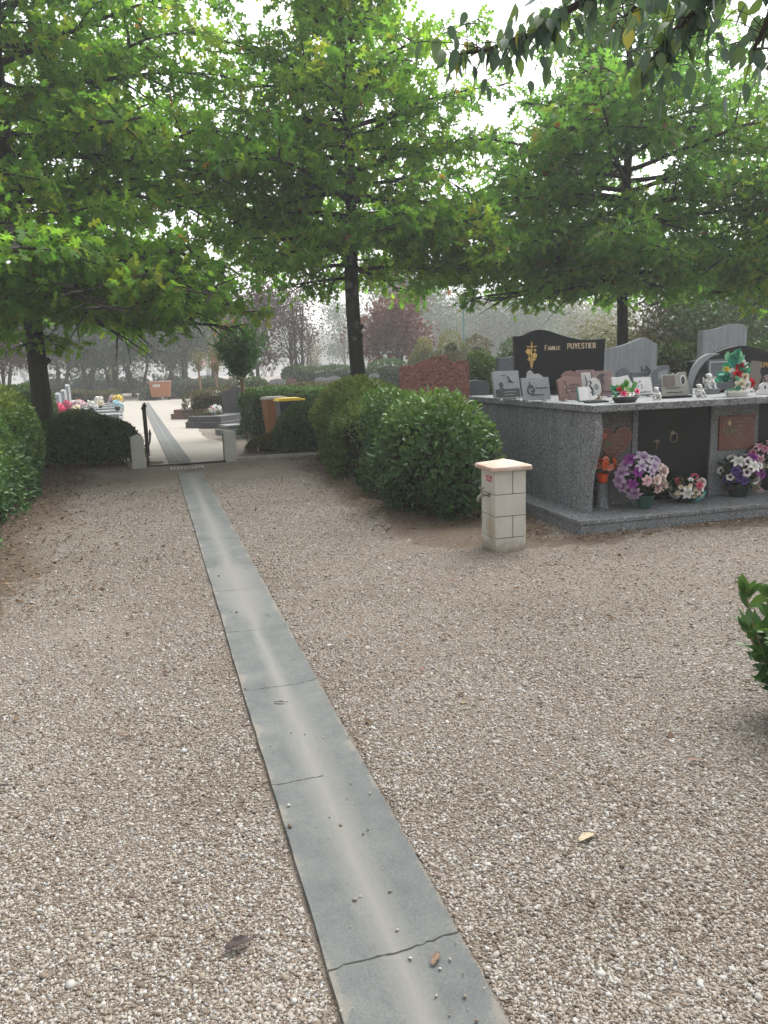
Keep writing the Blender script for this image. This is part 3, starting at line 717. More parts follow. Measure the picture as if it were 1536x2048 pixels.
# the long hedge beside the tap pillar: near half bright laurel, far half small-leaved and olive, with a bare gap between them
c_, L_, z_ = hedge_line((.76, 7.62), (-.02, 10.9))
hedge('hedge', 'glossy bright green shrub hedge directly behind the stone tap pillar', c_, L_, .72, 1.17, z_, 21000, MAT['hedge_green'], 33, (.05, .088), stems=46, p=4.6, lump=.15, shoots=30, depth=.24, hollow=.75, core=.72, up=.15)
c_, L_, z_ = hedge_line((.10, 10.5), (-.62, 13.9))
def gap_(q, rng): return (q[:, 0] < -1.05) & (q[:, 2] < .95) & (q[:, 1] > -.9) if rng is None else ((q[:, 0] < -1.15) & (q[:, 2] < .78 + .25 * np.sin(q[:, 0] * 9)) & (rng.random(len(q)) < .93))
hedge('hedge', 'rounded olive clipped hedge with bare stems beside the glossy hedge', c_, L_, 1.30, 1.20, z_, 30000, MAT['hedge_olive'], 34, (.045, .085), stems=70, p=3.6, lump=.12, gap=gap_, shoots=110, hollow=.35)
hedge('bush', 'dark rounded bush standing in front of the wheelie bins', (-1.42, 15.2, 0), 1.35, 1.0, .86, radians(20), 11000, MAT['hedge_dark'], 35, (.05, .085), p=2.8, stems=16, cat='bush', shoots=20, z0=.06)
hedge('bush', 'low scruffy bush beside the right gate post', (-2.25, 15.3, 0), 1.1, .7, .36, radians(10), 3800, MAT['bush_olive'], 36, (.035, .06), p=2.4, stems=8, cat='bush', up=.7, shoots=20)
hedge('hedge', 'square clipped hedge behind the brown and black wheelie bins', (-1.95, 19.3, 0), 3.1, 1.0, 1.16, radians(8), 15000, MAT['hedge_green'], 37, (.05, .08), p=9, stems=10)
# right-edge sprig in the foreground
def sprig():
    rng = np.random.default_rng(77); b = G(1630, 1450)
    root = thing('laurel_shrub', 'small laurel shrub with upright glossy leaves at the right edge of the gravel', 'shrub', tuple(b))
    st = MB(); AP = []; AD = []
    for i in range(36):
        az = rng.uniform(0, 2 * pi); ln = rng.uniform(.3, .66); d = nrm(np.array([cos(az) * .3, sin(az) * .3, 1])); p = np.array([rng.normal(.04, .07), rng.normal(0, .08), -.02]); pts = [p]
        for k in range(5):
            d = nrm(d + rng.normal(0, .10, 3)); pts.append(pts[-1] + d * ln / 5)
            if k >= 1:
                for j in range(5):
                    AP.append(pts[-1] - d * rng.uniform(0, ln / 5)); AD.append(nrm(d * .55 + nrm(rng.normal(0, 1, 3)) * .8))
        for j in range(9): AP.append(pts[-1]); AD.append(nrm(d + rng.normal(0, .38, 3)))
        st.tube(pts, [.007, .006, .005, .004, .004, .003], 6)
    st.build('stems', MAT['bark_pale'], root, smooth=True)
    AP = np.array(AP); AD = np.array(AD); N = len(AP)
    V = [(0, 0, 0), (0, .3, -.02), (0, .65, -.04), (0, 1, -.1), (.13, .2, .03), (.19, .5, .03), (.12, .8, -.02), (-.13, .2, .03), (-.19, .5, .03), (-.12, .8, -.02)]
    F = [(0, 4, 5, 1), (1, 5, 6, 2), (2, 6, 3), (0, 1, 8, 7), (1, 2, 9, 8), (2, 3, 9)]
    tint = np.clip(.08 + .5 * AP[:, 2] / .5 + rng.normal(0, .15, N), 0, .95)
    np_instances('leaves', V, F, frames(AD, nrm(rng.normal(0, .6, (N, 3)) + np.array([-.3, -.5, .5])), rng.uniform(.065, .115, N)), AP, tint, MAT['hedge_green'], root, smooth=True)
sprig()

# ------------------------------------------------------------------ the family tomb
def outline_wave(x0, x1, zb, pts):       # (x fraction, z) top edge samples
    return [(x0, zb), (x1, zb)] + [(x0 + (x1 - x0) * f, z) for f, z in reversed(pts)]
def smooth_top(keys, n=24):
    xs, zs = zip(*keys); out = []
    xs = np.array(xs); zs = np.array(zs)
    # cubic hermite through the keys
    mm = np.gradient(zs, xs)
    for t in np.linspace(xs[0], xs[-1], n):
        k = int(np.clip(np.searchsorted(xs, t) - 1, 0, len(xs) - 2)); h = xs[k + 1] - xs[k]; s = (t - xs[k]) / h
        z = (2 * s**3 - 3 * s**2 + 1) * zs[k] + (s**3 - 2 * s**2 + s) * h * mm[k] + (-2 * s**3 + 3 * s**2) * zs[k + 1] + (s**3 - s**2) * h * mm[k + 1]
        out.append((t, z))
    return out

# stroke lettering --------------------------------------------------
GLY = {
 'A': (.74, [[(0, 0), (.37, 1)], [(.37, 1), (.74, 0)], [(.14, .36), (.6, .36)]]), 'B': (.6, [[(0, 0), (0, 1), (.42, 1), (.52, .9), (.52, .62), (.42, .52), (0, .52)], [(.42, .52), (.58, .42), (.58, .12), (.46, 0), (0, 0)]]),
 'C': (.65, [[(.62, .82), (.45, 1), (.18, 1), (0, .75), (0, .25), (.18, 0), (.45, 0), (.62, .18)]]), 'D': (.65, [[(0, 0), (0, 1), (.38, 1), (.62, .72), (.62, .28), (.38, 0), (0, 0)]]),
 'E': (.55, [[(.55, 0), (0, 0), (0, 1), (.55, 1)], [(0, .52), (.42, .52)]]), 'F': (.55, [[(0, 0), (0, 1), (.55, 1)], [(0, .52), (.42, .52)]]),
 'H': (.66, [[(0, 0), (0, 1)], [(.66, 0), (.66, 1)], [(0, .52), (.66, .52)]]), 'I': (.06, [[(.03, 0), (.03, 1)]]), 'L': (.5, [[(0, 1), (0, 0), (.5, 0)]]),
 'M': (.86, [[(0, 0), (.06, 1), (.43, .15), (.8, 1), (.86, 0)]]), 'N': (.68, [[(0, 0), (0, 1), (.68, 0), (.68, 1)]]), 'O': (.72, [[(.2, 0), (.52, 0), (.72, .26), (.72, .74), (.52, 1), (.2, 1), (0, .74), (0, .26), (.2, 0)]]),
 'P': (.58, [[(0, 0), (0, 1), (.42, 1), (.56, .88), (.56, .6), (.42, .47), (0, .47)]]), 'R': (.62, [[(0, 0), (0, 1), (.42, 1), (.55, .88), (.55, .62), (.42, .5), (0, .5)], [(.3, .5), (.62, 0)]]),
 'S': (.55, [[(.52, .82), (.4, 1), (.14, 1), (.02, .84), (.06, .62), (.48, .42), (.54, .2), (.42, 0), (.12, 0), (0, .18)]]), 'T': (.66, [[(0, 1), (.66, 1)], [(.33, 1), (.33, 0)]]),
 'U': (.66, [[(0, 1), (0, .24), (.18, 0), (.48, 0), (.66, .24), (.66, 1)]]), 'V': (.7, [[(0, 1), (.35, 0), (.7, 1)]]), 'X': (.68, [[(0, 0), (.68, 1)], [(0, 1), (.68, 0)]]), 'Y': (.7, [[(0, 1), (.35, .48), (.7, 1)], [(.35, .48), (.35, 0)]]),
 '0': (.6, [[(.18, 0), (.42, 0), (.6, .3), (.6, .7), (.42, 1), (.18, 1), (0, .7), (0, .3), (.18, 0)]]), '1': (.3, [[(.05, .8), (.2, 1), (.2, 0)]]), '2': (.55, [[(0, .8), (.15, 1), (.42, 1), (.54, .8), (.5, .58), (0, 0), (.56, 0)]]),
 '3': (.55, [[(0, .85), (.2, 1), (.45, .95), (.5, .7), (.25, .54), (.52, .35), (.46, .08), (.2, 0), (0, .15)]]), '7': (.55, [[(0, 1), (.55, 1), (.18, 0)]]), '9': (.55, [[(.5, .62), (.35, .48), (.1, .52), (0, .78), (.14, 1), (.42, 1), (.54, .74), (.46, .2), (.2, 0)]]), '8': (.55, [[(.27, .54), (.05, .72), (.12, .98), (.42, .98), (.5, .72), (.27, .54), (.02, .3), (.1, .02), (.46, .02), (.54, .3), (.27, .54)]]),
 '.': (.08, [[(.0, .0), (.08, .0), (.08, .08), (0, .08)]]), '-': (.35, [[(0, .48), (.35, .48)]]), ' ': (.3, [])}
def letter_mesh(text, h, wgt=.13, serif=False, small=.74, y0=0.0, y1=-.003, x0=0.0, z0=0.0, align='l', wide=1.0, mb=None):
    """capitals; lower-case letters become small capitals"""
    mb = mb or MB(); adv = []
    for ch in text:
        s = h * (small if ch.islower() else 1.0); adv.append((ch.upper(), s))
    W = sum((GLY[c][0] * wide + .26) * s for c, s in adv)
    x = x0 - (W / 2 if align == 'c' else W if align == 'r' else 0)
    for c, s in adv:
        gw, strokes = GLY[c]; t = wgt * h * .5
        def seg(a, b, th):
            a = np.array(a); b = np.array(b); d = b - a; L = np.linalg.norm(d)
            if L < 1e-6: return
            d /= L; n = np.array([-d[1], d[0]]) * th; e = d * th * .6
            mb.prism([tuple(a - e + n), tuple(a - e - n), tuple(b + e - n), tuple(b + e + n)], y0, y1)
        for st in strokes:
            q = [(x + u * s * wide, z0 + v * s) for u, v in st]
            for i in range(len(q) - 1):
                vert = abs(q[i + 1][1] - q[i][1]) > abs(q[i + 1][0] - q[i][0]) * .8
                seg(q[i], q[i + 1], t * (1.15 if vert else .62) if serif else t)
            if serif:
                for k in (0, -1):
                    u, v = st[k]
                    if v in (0, 1): seg((q[k][0] - .1 * s, q[k][1]), (q[k][0] + .1 * s, q[k][1]), t * .5)
        x += (gw * wide + .26) * s
    return mb

SLZ = 1.18
tombo = thing('family_tomb', 'grey granite family tomb with black doors and a black headstone behind the tap pillar', 'tomb', tuple(TO), TRZ)
TL = 4.45                                     # length of the front
p_ = MB(); p_.box(0, TL, 0, 3.3, -.12, .085); p_.build('plinth', MAT['granite'], tombo)
p_ = MB(); p_.box(-.012, TL + .01, -.014, 3.3, .089, .13); p_.build('step', MAT['granite_pale'], tombo, bevel=.006)
p_ = MB(); p_.box(.22, .30, .59, 3.15, .13, 1.105); p_.build('side_wall', MAT['granite'], tombo, bevel=.004)
wing = [(.315, .13), (.313, .2), (.305, .36), (.272, .52), (.225, .64), (.185, .74), (.155, .86), (.150, .92), (.160, 1.0), (.185, 1.105), (.583, 1.105), (.583, .13)]
p_ = MB(); p_.prismx(wing, .222, .30); p_.build('flared_wing', MAT['granite_wing'], tombo, bevel=.004)
p_ = MB(); p_.prismx(wing, TL - .33, TL - .23); p_.build('flared_wing', MAT['granite_pale'], tombo, bevel=.004)
p_ = MB(); p_.box(TL - .31, TL - .23, .59, 3.15, .13, 1.105); p_.build('side_wall', MAT['granite'], tombo)
p_ = MB(); p_.box(.30, TL - .31, 3.05, 3.15, .13, 1.105); p_.build('back_wall', MAT['granite'], tombo)
for (e0, e1_, md) in ((.328, .955, 'f'), (1.84, 2.43, 'p'), (3.34, 4.12, 'f')):
    p_ = MB(); p_.box(e0, e1_, .60, .70, .13, 1.105); p_.build('front_panel', MAT['granite_front' if md == 'f' else 'granite'], tombo, bevel=.003)
p_ = MB(); p_.box(.90, .962, .585, .598, .13, 1.105); p_.build('door_jamb', MAT['granite'], tombo)
for e0, e1_ in ((.964, 1.838), (2.433, 3.337)):
    d_ = MB(); d_.box(e0, e1_, .625, .665, .132, 1.104); dd_ = d_.build('door', MAT['black_granite'], tombo, bevel=.003)
    cx_ = (e0 + e1_) / 2
    rg = MB(); rr_ = .042
    rg.tube([(cx_ + rr_ * cos(t), .607, .775 + rr_ * 1.15 * sin(t)) for t in np.linspace(0, 2 * pi, 25)], .0055, 7, cap=False)
    rg.build('ring_handle', MAT['bronze'], dd_, smooth=True)
    kn = MB(); kn.lathe([(.0, 0), (.026, .002), (.024, .012), (.014, .022), (0, .024)], n=14); kn.build('handle_boss', MAT['bronze'], dd_, smooth=True, loc=(cx_ - .012, .625, .828), rot=(pi / 2, 0, 0))
    cr = MB(); xx = cx_ - .195; cr.box(xx - .005, xx + .005, .615, .625, .66, .765); cr.box(xx - .038, xx + .038, .615, .6245, .742, .752); cr.ell((xx, .612, .735), (.009, .006, .012)); cr.tube([(xx, .611, .73), (xx + .004, .612, .70), (xx, .613, .672)], [.009, .007, .004], 6)
    cr.build('crucifix', MAT['bronze'], dd_, smooth=True)
p_ = MB(); p_.box(.165, TL - .165, .11, 3.22, 1.112, SLZ); p_.build('top_slab', MAT['granite_pale'], tombo, bevel=.008)
# headstone of the first vault
def headstone_front(e0, e1_, gdep, keys, mat, parent, zb=SLZ, th=.09):
    top = [(e0 + (e1_ - e0) * t, z) for t, z in smooth_top(keys)]
    out = [(e0 + .035, zb), (e1_ - .02, zb)] + top[::-1]
    h = MB(); h.prism(out, gdep, gdep + th); return h.build('headstone', mat, parent, bevel=.006)
HG = 2.5
hs1 = headstone_front(.505, 1.735, HG, [(0, 1.905), (.05, 1.905), (.22, 1.972), (.32, 1.968), (.5, 1.905), (.68, 1.85), (.85, 1.838), (1, 1.85)], MAT['black_granite'], tombo)
em = MB(); cx_, _ = on_front(1063, 690, HG); zc = 1.80
em.box(cx_ - .006, cx_ + .006, HG - .008, HG, zc - .29, zc + .03); em.box(cx_ - .066, cx_ + .066, HG - .008, HG - .0005, zc - .032, zc - .020)
for dx, dz, r in ((-.045, -.085, .034), (.04, -.135, .032), (.045, -.07, .016), (-.03, -.16, .016), (.018, -.185, .018), (-.018, -.115, .012)):
    for k in range(5):
        a = k * 1.2566 + dx * 40; em.ell((cx_ + dx + r * .55 * cos(a), HG - .006, zc + dz + r * .55 * sin(a)), (r * .55, .006, r * .55), 8, 4)
for s_ in (-1, 1):
    em.tube([(cx_ + .04 * s_, HG - .004, zc - .12), (cx_ + .02 * s_, HG - .005, zc - .18), (cx_ + .012 * s_, HG - .004, zc - .27)], [.006, .008, .004], 5)
    em.prism([(cx_ + s_ * .008, zc - .20), (cx_ + s_ * .05, zc - .19), (cx_ + s_ * .06, zc - .17), (cx_ + s_ * .03, zc - .175)], HG - .006, HG - .001)
em.build('rose_cross', MAT['gold'], hs1)
ex, ez = on_front(1090, 702, HG); ex2, ez2 = on_front(1193, 697, HG)
lt = letter_mesh('Famille', .056, .15, True, y0=HG - .0005, y1=HG - .004, x0=ex, z0=ez + .012, wide=.82); letter_mesh('PUYESTIER', .060, .17, True, y0=HG - .0005, y1=HG - .004, x0=ex2, z0=ez + .020, align='r', mb=lt, wide=.88)
lt.build('lettering', MAT['gold_text'], hs1)
hs2 = headstone_front(3.0, 4.36, HG, [(0, 1.52), (.1, 1.55), (.34, 1.66), (.55, 1.705), (.78, 1.66), (1, 1.54)], MAT['black_granite'], tombo)
ex, ez = on_front(1522, 734, HG); letter_mesh('EPOUX', .055, .17, True, y0=HG - .0005, y1=HG - .004, x0=ex, z0=ez).build('lettering', MAT['gold'], hs2)

# heart and square plaques on the front panels
def heart_out(cx, cz, w, h, n=26):
    o = []
    for i in range(n):
        t = 2 * pi * i / n; o.append((cx + w / 2 * sin(t) ** 3, cz + h / 2 * (13 * cos(t) - 5 * cos(2 * t) - 2 * cos(3 * t) - cos(4 * t)) / 14.5 + .04 * h))
    return o[::-1]
def line_heart(mb, cx, cz, w, h, y0, y1, th=.003):
    a = heart_out(cx, cz, w, h); b = heart_out(cx, cz, w - 2 * th, h - 2 * th); n = len(a)
    for i in range(n):
        j = (i + 1) % n; mb.prism([a[i], a[j], b[j], b[i]], y0, y1)
def wall_plaque(name, label, heart, cx, cz, w, h, lines, rose, dep):
    root = thing(name, label, 'plaque', tuple(tomb(cx, dep, cz)), TRZ)
    st = MB(); y1 = -.0008
    st.prism(heart_out(0, 0, w, h) if heart else [(-w / 2, -h / 2), (w / 2, -h / 2), (w / 2, h / 2), (-w / 2, h / 2)], -.02, y1); st.build('stone', MAT['plaque_red'], root, bevel=.002)
    ln = MB()
    hw = w * .93 if heart else w * .88
    line_heart(ln, 0 if heart else .02, 0, hw, h * .92, -.0215, -.0195, .004)
    ln.build('engraved_outline', MAT['cream_text'], root)
    t = MB()
    for i, (s_, dz, hh) in enumerate(lines): letter_mesh(s_, hh, .16, y0=-.0202, y1=-.0225, x0=.03, z0=dz, align='c', mb=t)
    t.build('lettering', MAT['cream_text'], root)
    rx, rz_, col = rose
    fl = MB()
    for k in range(5): a = k * 1.257; fl.ell((rx + .012 * cos(a), -.022, rz_ + .014 * sin(a)), (.014, .004, .016), 8, 4)
    fl.build('painted_rose', MAT[col], root, smooth=True)
    lf = MB(); lf.tube([(rx, -.021, rz_ - .02), (rx - .01, -.021, rz_ - .09)], .003, 5)
    for k, (ax, az) in enumerate(((-.03, -.05), (.028, -.06), (-.04, -.09), (.03, -.10), (-.01, -.12), (.05, -.085))):
        lf.prism([(rx + ax * .4, rz_ + az - .008), (rx + ax * 1.3, rz_ + az - .012), (rx + ax * 1.5, rz_ + az + .008), (rx + ax * .7, rz_ + az + .014)], -.0225, -.0203)
    lf.build('painted_leaves', MAT['paint_green'], root)
MAT['paint_green'] = M('paint_green', (.07, .16, .04), (.11, .2, .06), 40, .6)
MAT['paint_red'] = M('paint_red', (.4, .06, .04), (.5, .14, .09), 60, .6)
MAT['paint_cream'] = M('paint_cream', (.55, .46, .3), (.5, .4, .24), 60, .6)
wall_plaque('wall_plaque', 'reddish heart-shaped plaque with a painted red rose left of the tomb door', True, .69, .76, .42, .38, [('A MON EPOUX', .075, .016), ('CHEF', .03, .016), ('01.03.1937 - 08.09.1998', -.012, .012), ('MAMAN', -.055, .015), ('09.07.1938 - 01.10.2011', -.09, .010)], (-.11, .08, 'paint_red'), .60)
wall_plaque('wall_plaque', 'square reddish plaque with engraved heart and cream rose right of the tomb door', False, 2.15, .79, .44, .36, [('A NOTRE PAPA', .10, .015), ('CHERI', .06, .015), ('1.09.1932 - 7.7.1987', .025, .012), ('MAMAN', -.02, .015), ('1.03.1937 - 08.10.2011', -.055, .011)], (-.10, .10, 'paint_cream'), .60)

# ------------------------------------------------------------------ flowers
FL = {}
def flower_mesh(kind, col):
    key = (kind, col)
    if key in FL: return FL[key]
    V = []; F = []; R = []
    def petal_(az, r0, L, W, tau, curl, cup, z0=0.0, ra=0.0, rb=1.0, pts=.5):
        b = len(V); nl, nw = 5, 3
        for i in range(nl):
            s = i / (nl - 1); a = tau + curl * s; rr = r0 + L * s * sin(a); z = z0 + L * s * cos(a)
            wd = W * (sin(pi * (.12 + .74 * s)) if pts == .5 else sin(pi * min(1, .08 + .92 * s)) ** .8)
            for j in range(nw):
                q = (j - 1); yy = q * wd; zz = z + cup * q * q * wd * cos(a * .6); xx = rr - cup * q * q * wd * .6
                V.append((xx * cos(az) - yy * sin(az), xx * sin(az) + yy * cos(az), zz)); R.append(ra + (rb - ra) * s)
        for i in range(nl - 1):
            for j in range(nw - 1):
                k = b + i * nw + j; F.append((k, k + 1, k + nw + 1, k + nw))
    def ball(r, z, val):
        b = len(V); mb = MB().ell((0, 0, z), (r, r, r * .8), 8, 5)
        V.extend(mb.v); R.extend([val] * len(mb.v)); F.extend([tuple(b + i for i in f) for f in mb.f])
    if kind == 'rose':
        for n, r0, L, W, t, c, z in ((4, .05, .62, .26, .05, -.45, .12), (5, .1, .72, .34, .35, .25, .08), (6, .12, .84, .38, .75, .5, .03), (6, .14, .92, .40, 1.1, .55, -.02)):
            for k in range(n): petal_(2 * pi * k / n + z * 20, r0, L, W, t, c, .35, z, .2 + .5 * t * .6, .75 + .3 * t * .5)
    elif kind == 'lily':
        for k in range(6): petal_(2 * pi * k / 6, .05, 1.1, .30, .75, .85, .3, 0, 0, 1.1, .4)
        ball(.13, .1, .0)
    elif kind == 'anemone':
        for n, t in ((5, .55), (5, .85)):
            for k in range(n): petal_(2 * pi * k / n + t * 3, .1, .85, .42, t, .35, .4, 0, .12, 1.1)
        ball(.3, .2, 0)
    else:     # daisy-like
        for n, t, L in ((9, .7, 1.0), (8, 1.05, 1.05)):
            for k in range(n): petal_(2 * pi * k / n + t, .08, L, .16, t, .35, .25, 0, .05, 1.0, .4)
        ball(.16, .15, .1)
    me = bpy.data.meshes.new('flower'); me.from_pydata(V, [], F)
    a = me.attributes.new('rad', 'FLOAT', 'POINT'); a.data.foreach_set('value', R)
    me.polygons.foreach_set('use_smooth', [True] * len(me.polygons)); me.materials.append(PET[col]); FL[key] = me
    return me
def put_flower(root, kind, col, p, d, size, name='flower'):
    o = bpy.data.objects.new(name, flower_mesh(kind, col)); COL.objects.link(o); o.parent = root; o.location = p
    o.rotation_euler = Vector(d).to_track_quat('Z', 'Y').to_euler(); o.scale = (size, size, size); return o
def leafball(root, c, r, n, size, mat, seed, zmin=-1, tpl=(LAUREL_V, LAUREL_F), sq=1.0, name='leaves', parent=None):
    rng = np.random.default_rng(seed); d = nrm(rng.normal(0, 1, (n, 3))); d = d[d[:, 2] > zmin]; n = len(d)
    pos = np.array(c) + d * r * np.array([1, 1, sq]) * rng.uniform(.25, .95, (n, 1))
    return np_instances(name, tpl[0], tpl[1], frames(nrm(d + rng.normal(0, .5, (n, 3))), rng.normal(0, 1, (n, 3)), rng.uniform(size * .7, size * 1.3, n)), pos, np.clip(rng.normal(.45, .25, n), 0, 1), mat, parent or root)
def bouquet(root, c, R, spec, seed, nleaf=140, lsize=.06, sq=.85, lmat='flower_leaf', zmin=-.35, core=True):
    """spec: list of (kind, colour, count, size, (az, el) centre or None)"""
    rng = random.Random(seed); c = Vector(c)
    pts = []; n = 90
    for i in range(n):
        z = 1 - (i + .5) / n * (1 - zmin); ph = i * 2.39996 + seed
        pts.append(Vector((sqrt(max(0, 1 - z * z)) * cos(ph), sqrt(max(0, 1 - z * z)) * sin(ph), z)))
    used = []
    for kind, col, cnt, size, where in spec:
        for k in range(cnt):
            best = None
            for t in range(60):
                d = rng.choice(pts); 
                if where: d = (Vector((cos(where[0]) * cos(where[1]), sin(where[0]) * cos(where[1]), sin(where[1]))) + Vector((rng.gauss(0, 1), rng.gauss(0, 1), rng.gauss(0, 1))) * .42).normalized()
                m_ = min([(d - u).length for u in used] + [9])
                front = -.25 * d.y
                sc = m_ + front
                if best is None or sc > best[0]: best = (sc, d)
                if m_ > .5 and t > 12: break
            d = best[1]; used.append(d)
            p = c + Vector((d.x * R, d.y * R, d.z * R * sq)) * rng.uniform(.78, 1.0)
            dd = (d + Vector((rng.gauss(0, .2), rng.gauss(0, .2) - .15, rng.gauss(0, .2)))).normalized()
            put_flower(root, kind, col, p, dd, size * rng.uniform(.85, 1.15))
    leafball(root, c, R * .98, nleaf, lsize, MAT[lmat], seed, zmin - .15, sq=sq)
    if core:
        mb = MB(); mb.tube([c + Vector((0, 0, -R * .9)), c], [.012, .02], 6)
        for i in range(14):
            d = rng.choice(pts); mb.tube([c + Vector((0, 0, -R * .5)), c + Vector((d.x * R, d.y * R, d.z * R * sq)) * .9], .002, 4)
        mb.build('stems', MAT['flower_leaf_stem'], root)
MAT['flower_leaf_stem'] = M('flower_leaf_stem', (.02, .06, .025), (.03, .08, .03), 20, .6)
def pot(root, r0, r1, h, mat, name='pot', rim=.012, n=22, sx=1, sy=1, z=0):
    mb = MB(); mb.lathe([(0, 0), (r0, 0), (r0 + .004, .006), (r1, h - .02), (r1 + rim, h - .018), (r1 + rim, h), (r1 - .006, h), (r1 - .012, h - .02), (0, h - .025)], n=n, sx=sx, sy=sy)
    return mb.build(name, MAT[mat], root, smooth=True, loc=(0, 0, z), auto=35)

def on_podium(px, py): return tuple(G(px, py, .13))
r_ = thing('flower_vase', 'speckled granite cylinder vase holding an orange pot of orange flowers', 'vase', on_podium(1204, 1015), TRZ)
mb = MB(); mb.lathe([(0, 0), (.072, 0), (.072, .012), (.058, .03), (.056, .2), (.06, .255), (.05, .255), (.045, .2), (0, .2)], n=24); mb.build('vase', MAT['granite'], r_, smooth=True, auto=35)
r_ = thing('flower_pot', 'small orange pot of orange and coral flowers standing in the granite vase', 'flower pot', (r_.location[0], r_.location[1], .39), TRZ)
pot(r_, .043, .052, .085, 'pot_orange')
bouquet(r_, (0.02, -.01, .17), .10, [('daisy', 'coral', 5, .045, None), ('daisy', 'orange', 5, .042, None), ('rose', 'orange', 3, .032, None)], 3, 60, .05)
r_ = thing('flower_bouquet', 'big lilac and blush artificial bouquet in a green pot before the tomb door', 'bouquet', on_podium(1288, 1016), TRZ)
pot(r_, .062, .088, .135, 'pot_green')
for px_, py_, k_, c_l, s_z in ((1309, 937, 'rose', 'blush', .072), (1314, 965, 'rose', 'blush', .070), (1270, 953, 'rose', 'palepink', .050), (1270, 952, 'anemone', 'blush', .045), (1289, 952, 'anemone', 'blush', .058), (1272, 909, 'lily', 'lilac', .082), (1299, 916, 'lily', 'lilac', .062), (1249, 912, 'lily', 'purple', .062), (1239, 923, 'lily', 'mauve', .06), (1231, 940, 'lily', 'mauve', .068), (1225, 954, 'lily', 'mauve', .062), (1234, 966, 'lily', 'mauve', .064), (1254, 980, 'lily', 'mauve', .066), (1256, 987, 'lily', 'lilac', .05), (1288, 926, 'lily', 'lilac', .055), (1262, 924, 'lily', 'lilac', .056), (1298, 967, 'rose', 'palepink', .04), (1300, 973, 'rose', 'blush', .045), (1280, 935, 'lily', 'lilac', .045), (1253, 936, 'lily', 'purple', .05), (1245, 960, 'lily', 'purple', .05), (1318, 950, 'lily', 'blush', .05)):
    x_, z_ = (px_ - 1288) * .0048, (1016 - py_) * .0048; q_ = ((x_ + .04) / .21) ** 2 + ((z_ - .32) / .21) ** 2
    y_ = -.15 * sqrt(max(0, 1 - q_)); put_flower(r_, k_, c_l, (x_, y_ - .02, z_), (x_ + .04, -.16 - .25 * max(0, 1 - q_), (z_ - .28)), s_z * 1.08)
bouquet(r_, (-.045, .05, .34), .19, [('lily', 'lilac', 7, .055, (1.5, .3)), ('rose', 'blush', 4, .05, (.5, .3)), ('lily', 'mauve', 4, .05, (2.5, .3))], 11, 150, .075)
leafball(r_, (.05, -.05, .19), .14, 40, .09, MAT['bush_leafy'] if 'bush_leafy' in MAT else MAT['flower_leaf'], 71, -.6, name='hanging_leaves')
r_ = thing('flower_bouquet', 'low arrangement of rose, white and cream flowers in the middle of the tomb step', 'bouquet', on_podium(1370, 1004), TRZ)
pot(r_, .075, .10, .11, 'pot_dark'); mb = MB(); mb.prism([(.04, .015), (.13, .05), (.17, .115), (.06, .105)], -.115, -.10); mb.build('foil_wrap', MAT['teal_foil'], r_)
bouquet(r_, (0, 0, .155), .185, [('rose', 'rose', 5, .045, (-1.57, 1.2)), ('lily', 'white', 2, .06, (-2.8, .2)), ('anemone', 'white', 3, .042, (-1.2, .5)), ('rose', 'redwhite', 2, .052, (-.9, .35)), ('daisy', 'cream', 8, .032, (-.5, .05)), ('daisy', 'cream', 5, .03, (-2.2, .1))], 12, 150, .06, sq=.62, zmin=-.2)
r_ = thing('flower_bouquet', 'dark purple and white anemone bouquet in a dark green bowl by the square plaque', 'bouquet', on_podium(1476, 992), TRZ)
pot(r_, .085, .115, .13, 'pot_dark')
bouquet(r_, (0, 0, .255), .23, [('anemone', 'anem', 12, .058, None), ('lily', 'purple', 6, .06, (-.4, .6)), ('anemone', 'purple', 4, .055, (-.3, .3)), ('lily', 'violet', 4, .055, (-2.8, -.1)), ('lily', 'violet', 2, .055, (-.1, -.2)), ('lily', 'white', 3, .07, (-1.0, 1.0))], 13, 170, .07, zmin=-.4)
leafball(r_, (.05, -.07, .14), .12, 34, .085, MAT['fresh_leaf'], 72, -.4, name='hanging_leaves')
r_ = thing('flower_vase', 'pinkish stone pedestal vase with pink flowers at the right end of the tomb step', 'vase', on_podium(1512, 983), TRZ)
mb = MB(); mb.lathe([(0, 0), (.085, 0), (.08, .02), (.04, .05), (.035, .07), (.055, .11), (.072, .2), (.082, .29), (.07, .29), (0, .27)], n=24); mb.build('vase', MAT['rose_stone'], r_, smooth=True)
bouquet(r_, (.01, -.01, .40), .18, [('rose', 'palepink', 6, .05, None), ('lily', 'palepink', 5, .06, None), ('rose', 'pink', 5, .048, None), ('daisy', 'cream', 4, .04, (-1.2, -.2))], 14, 120, .06)

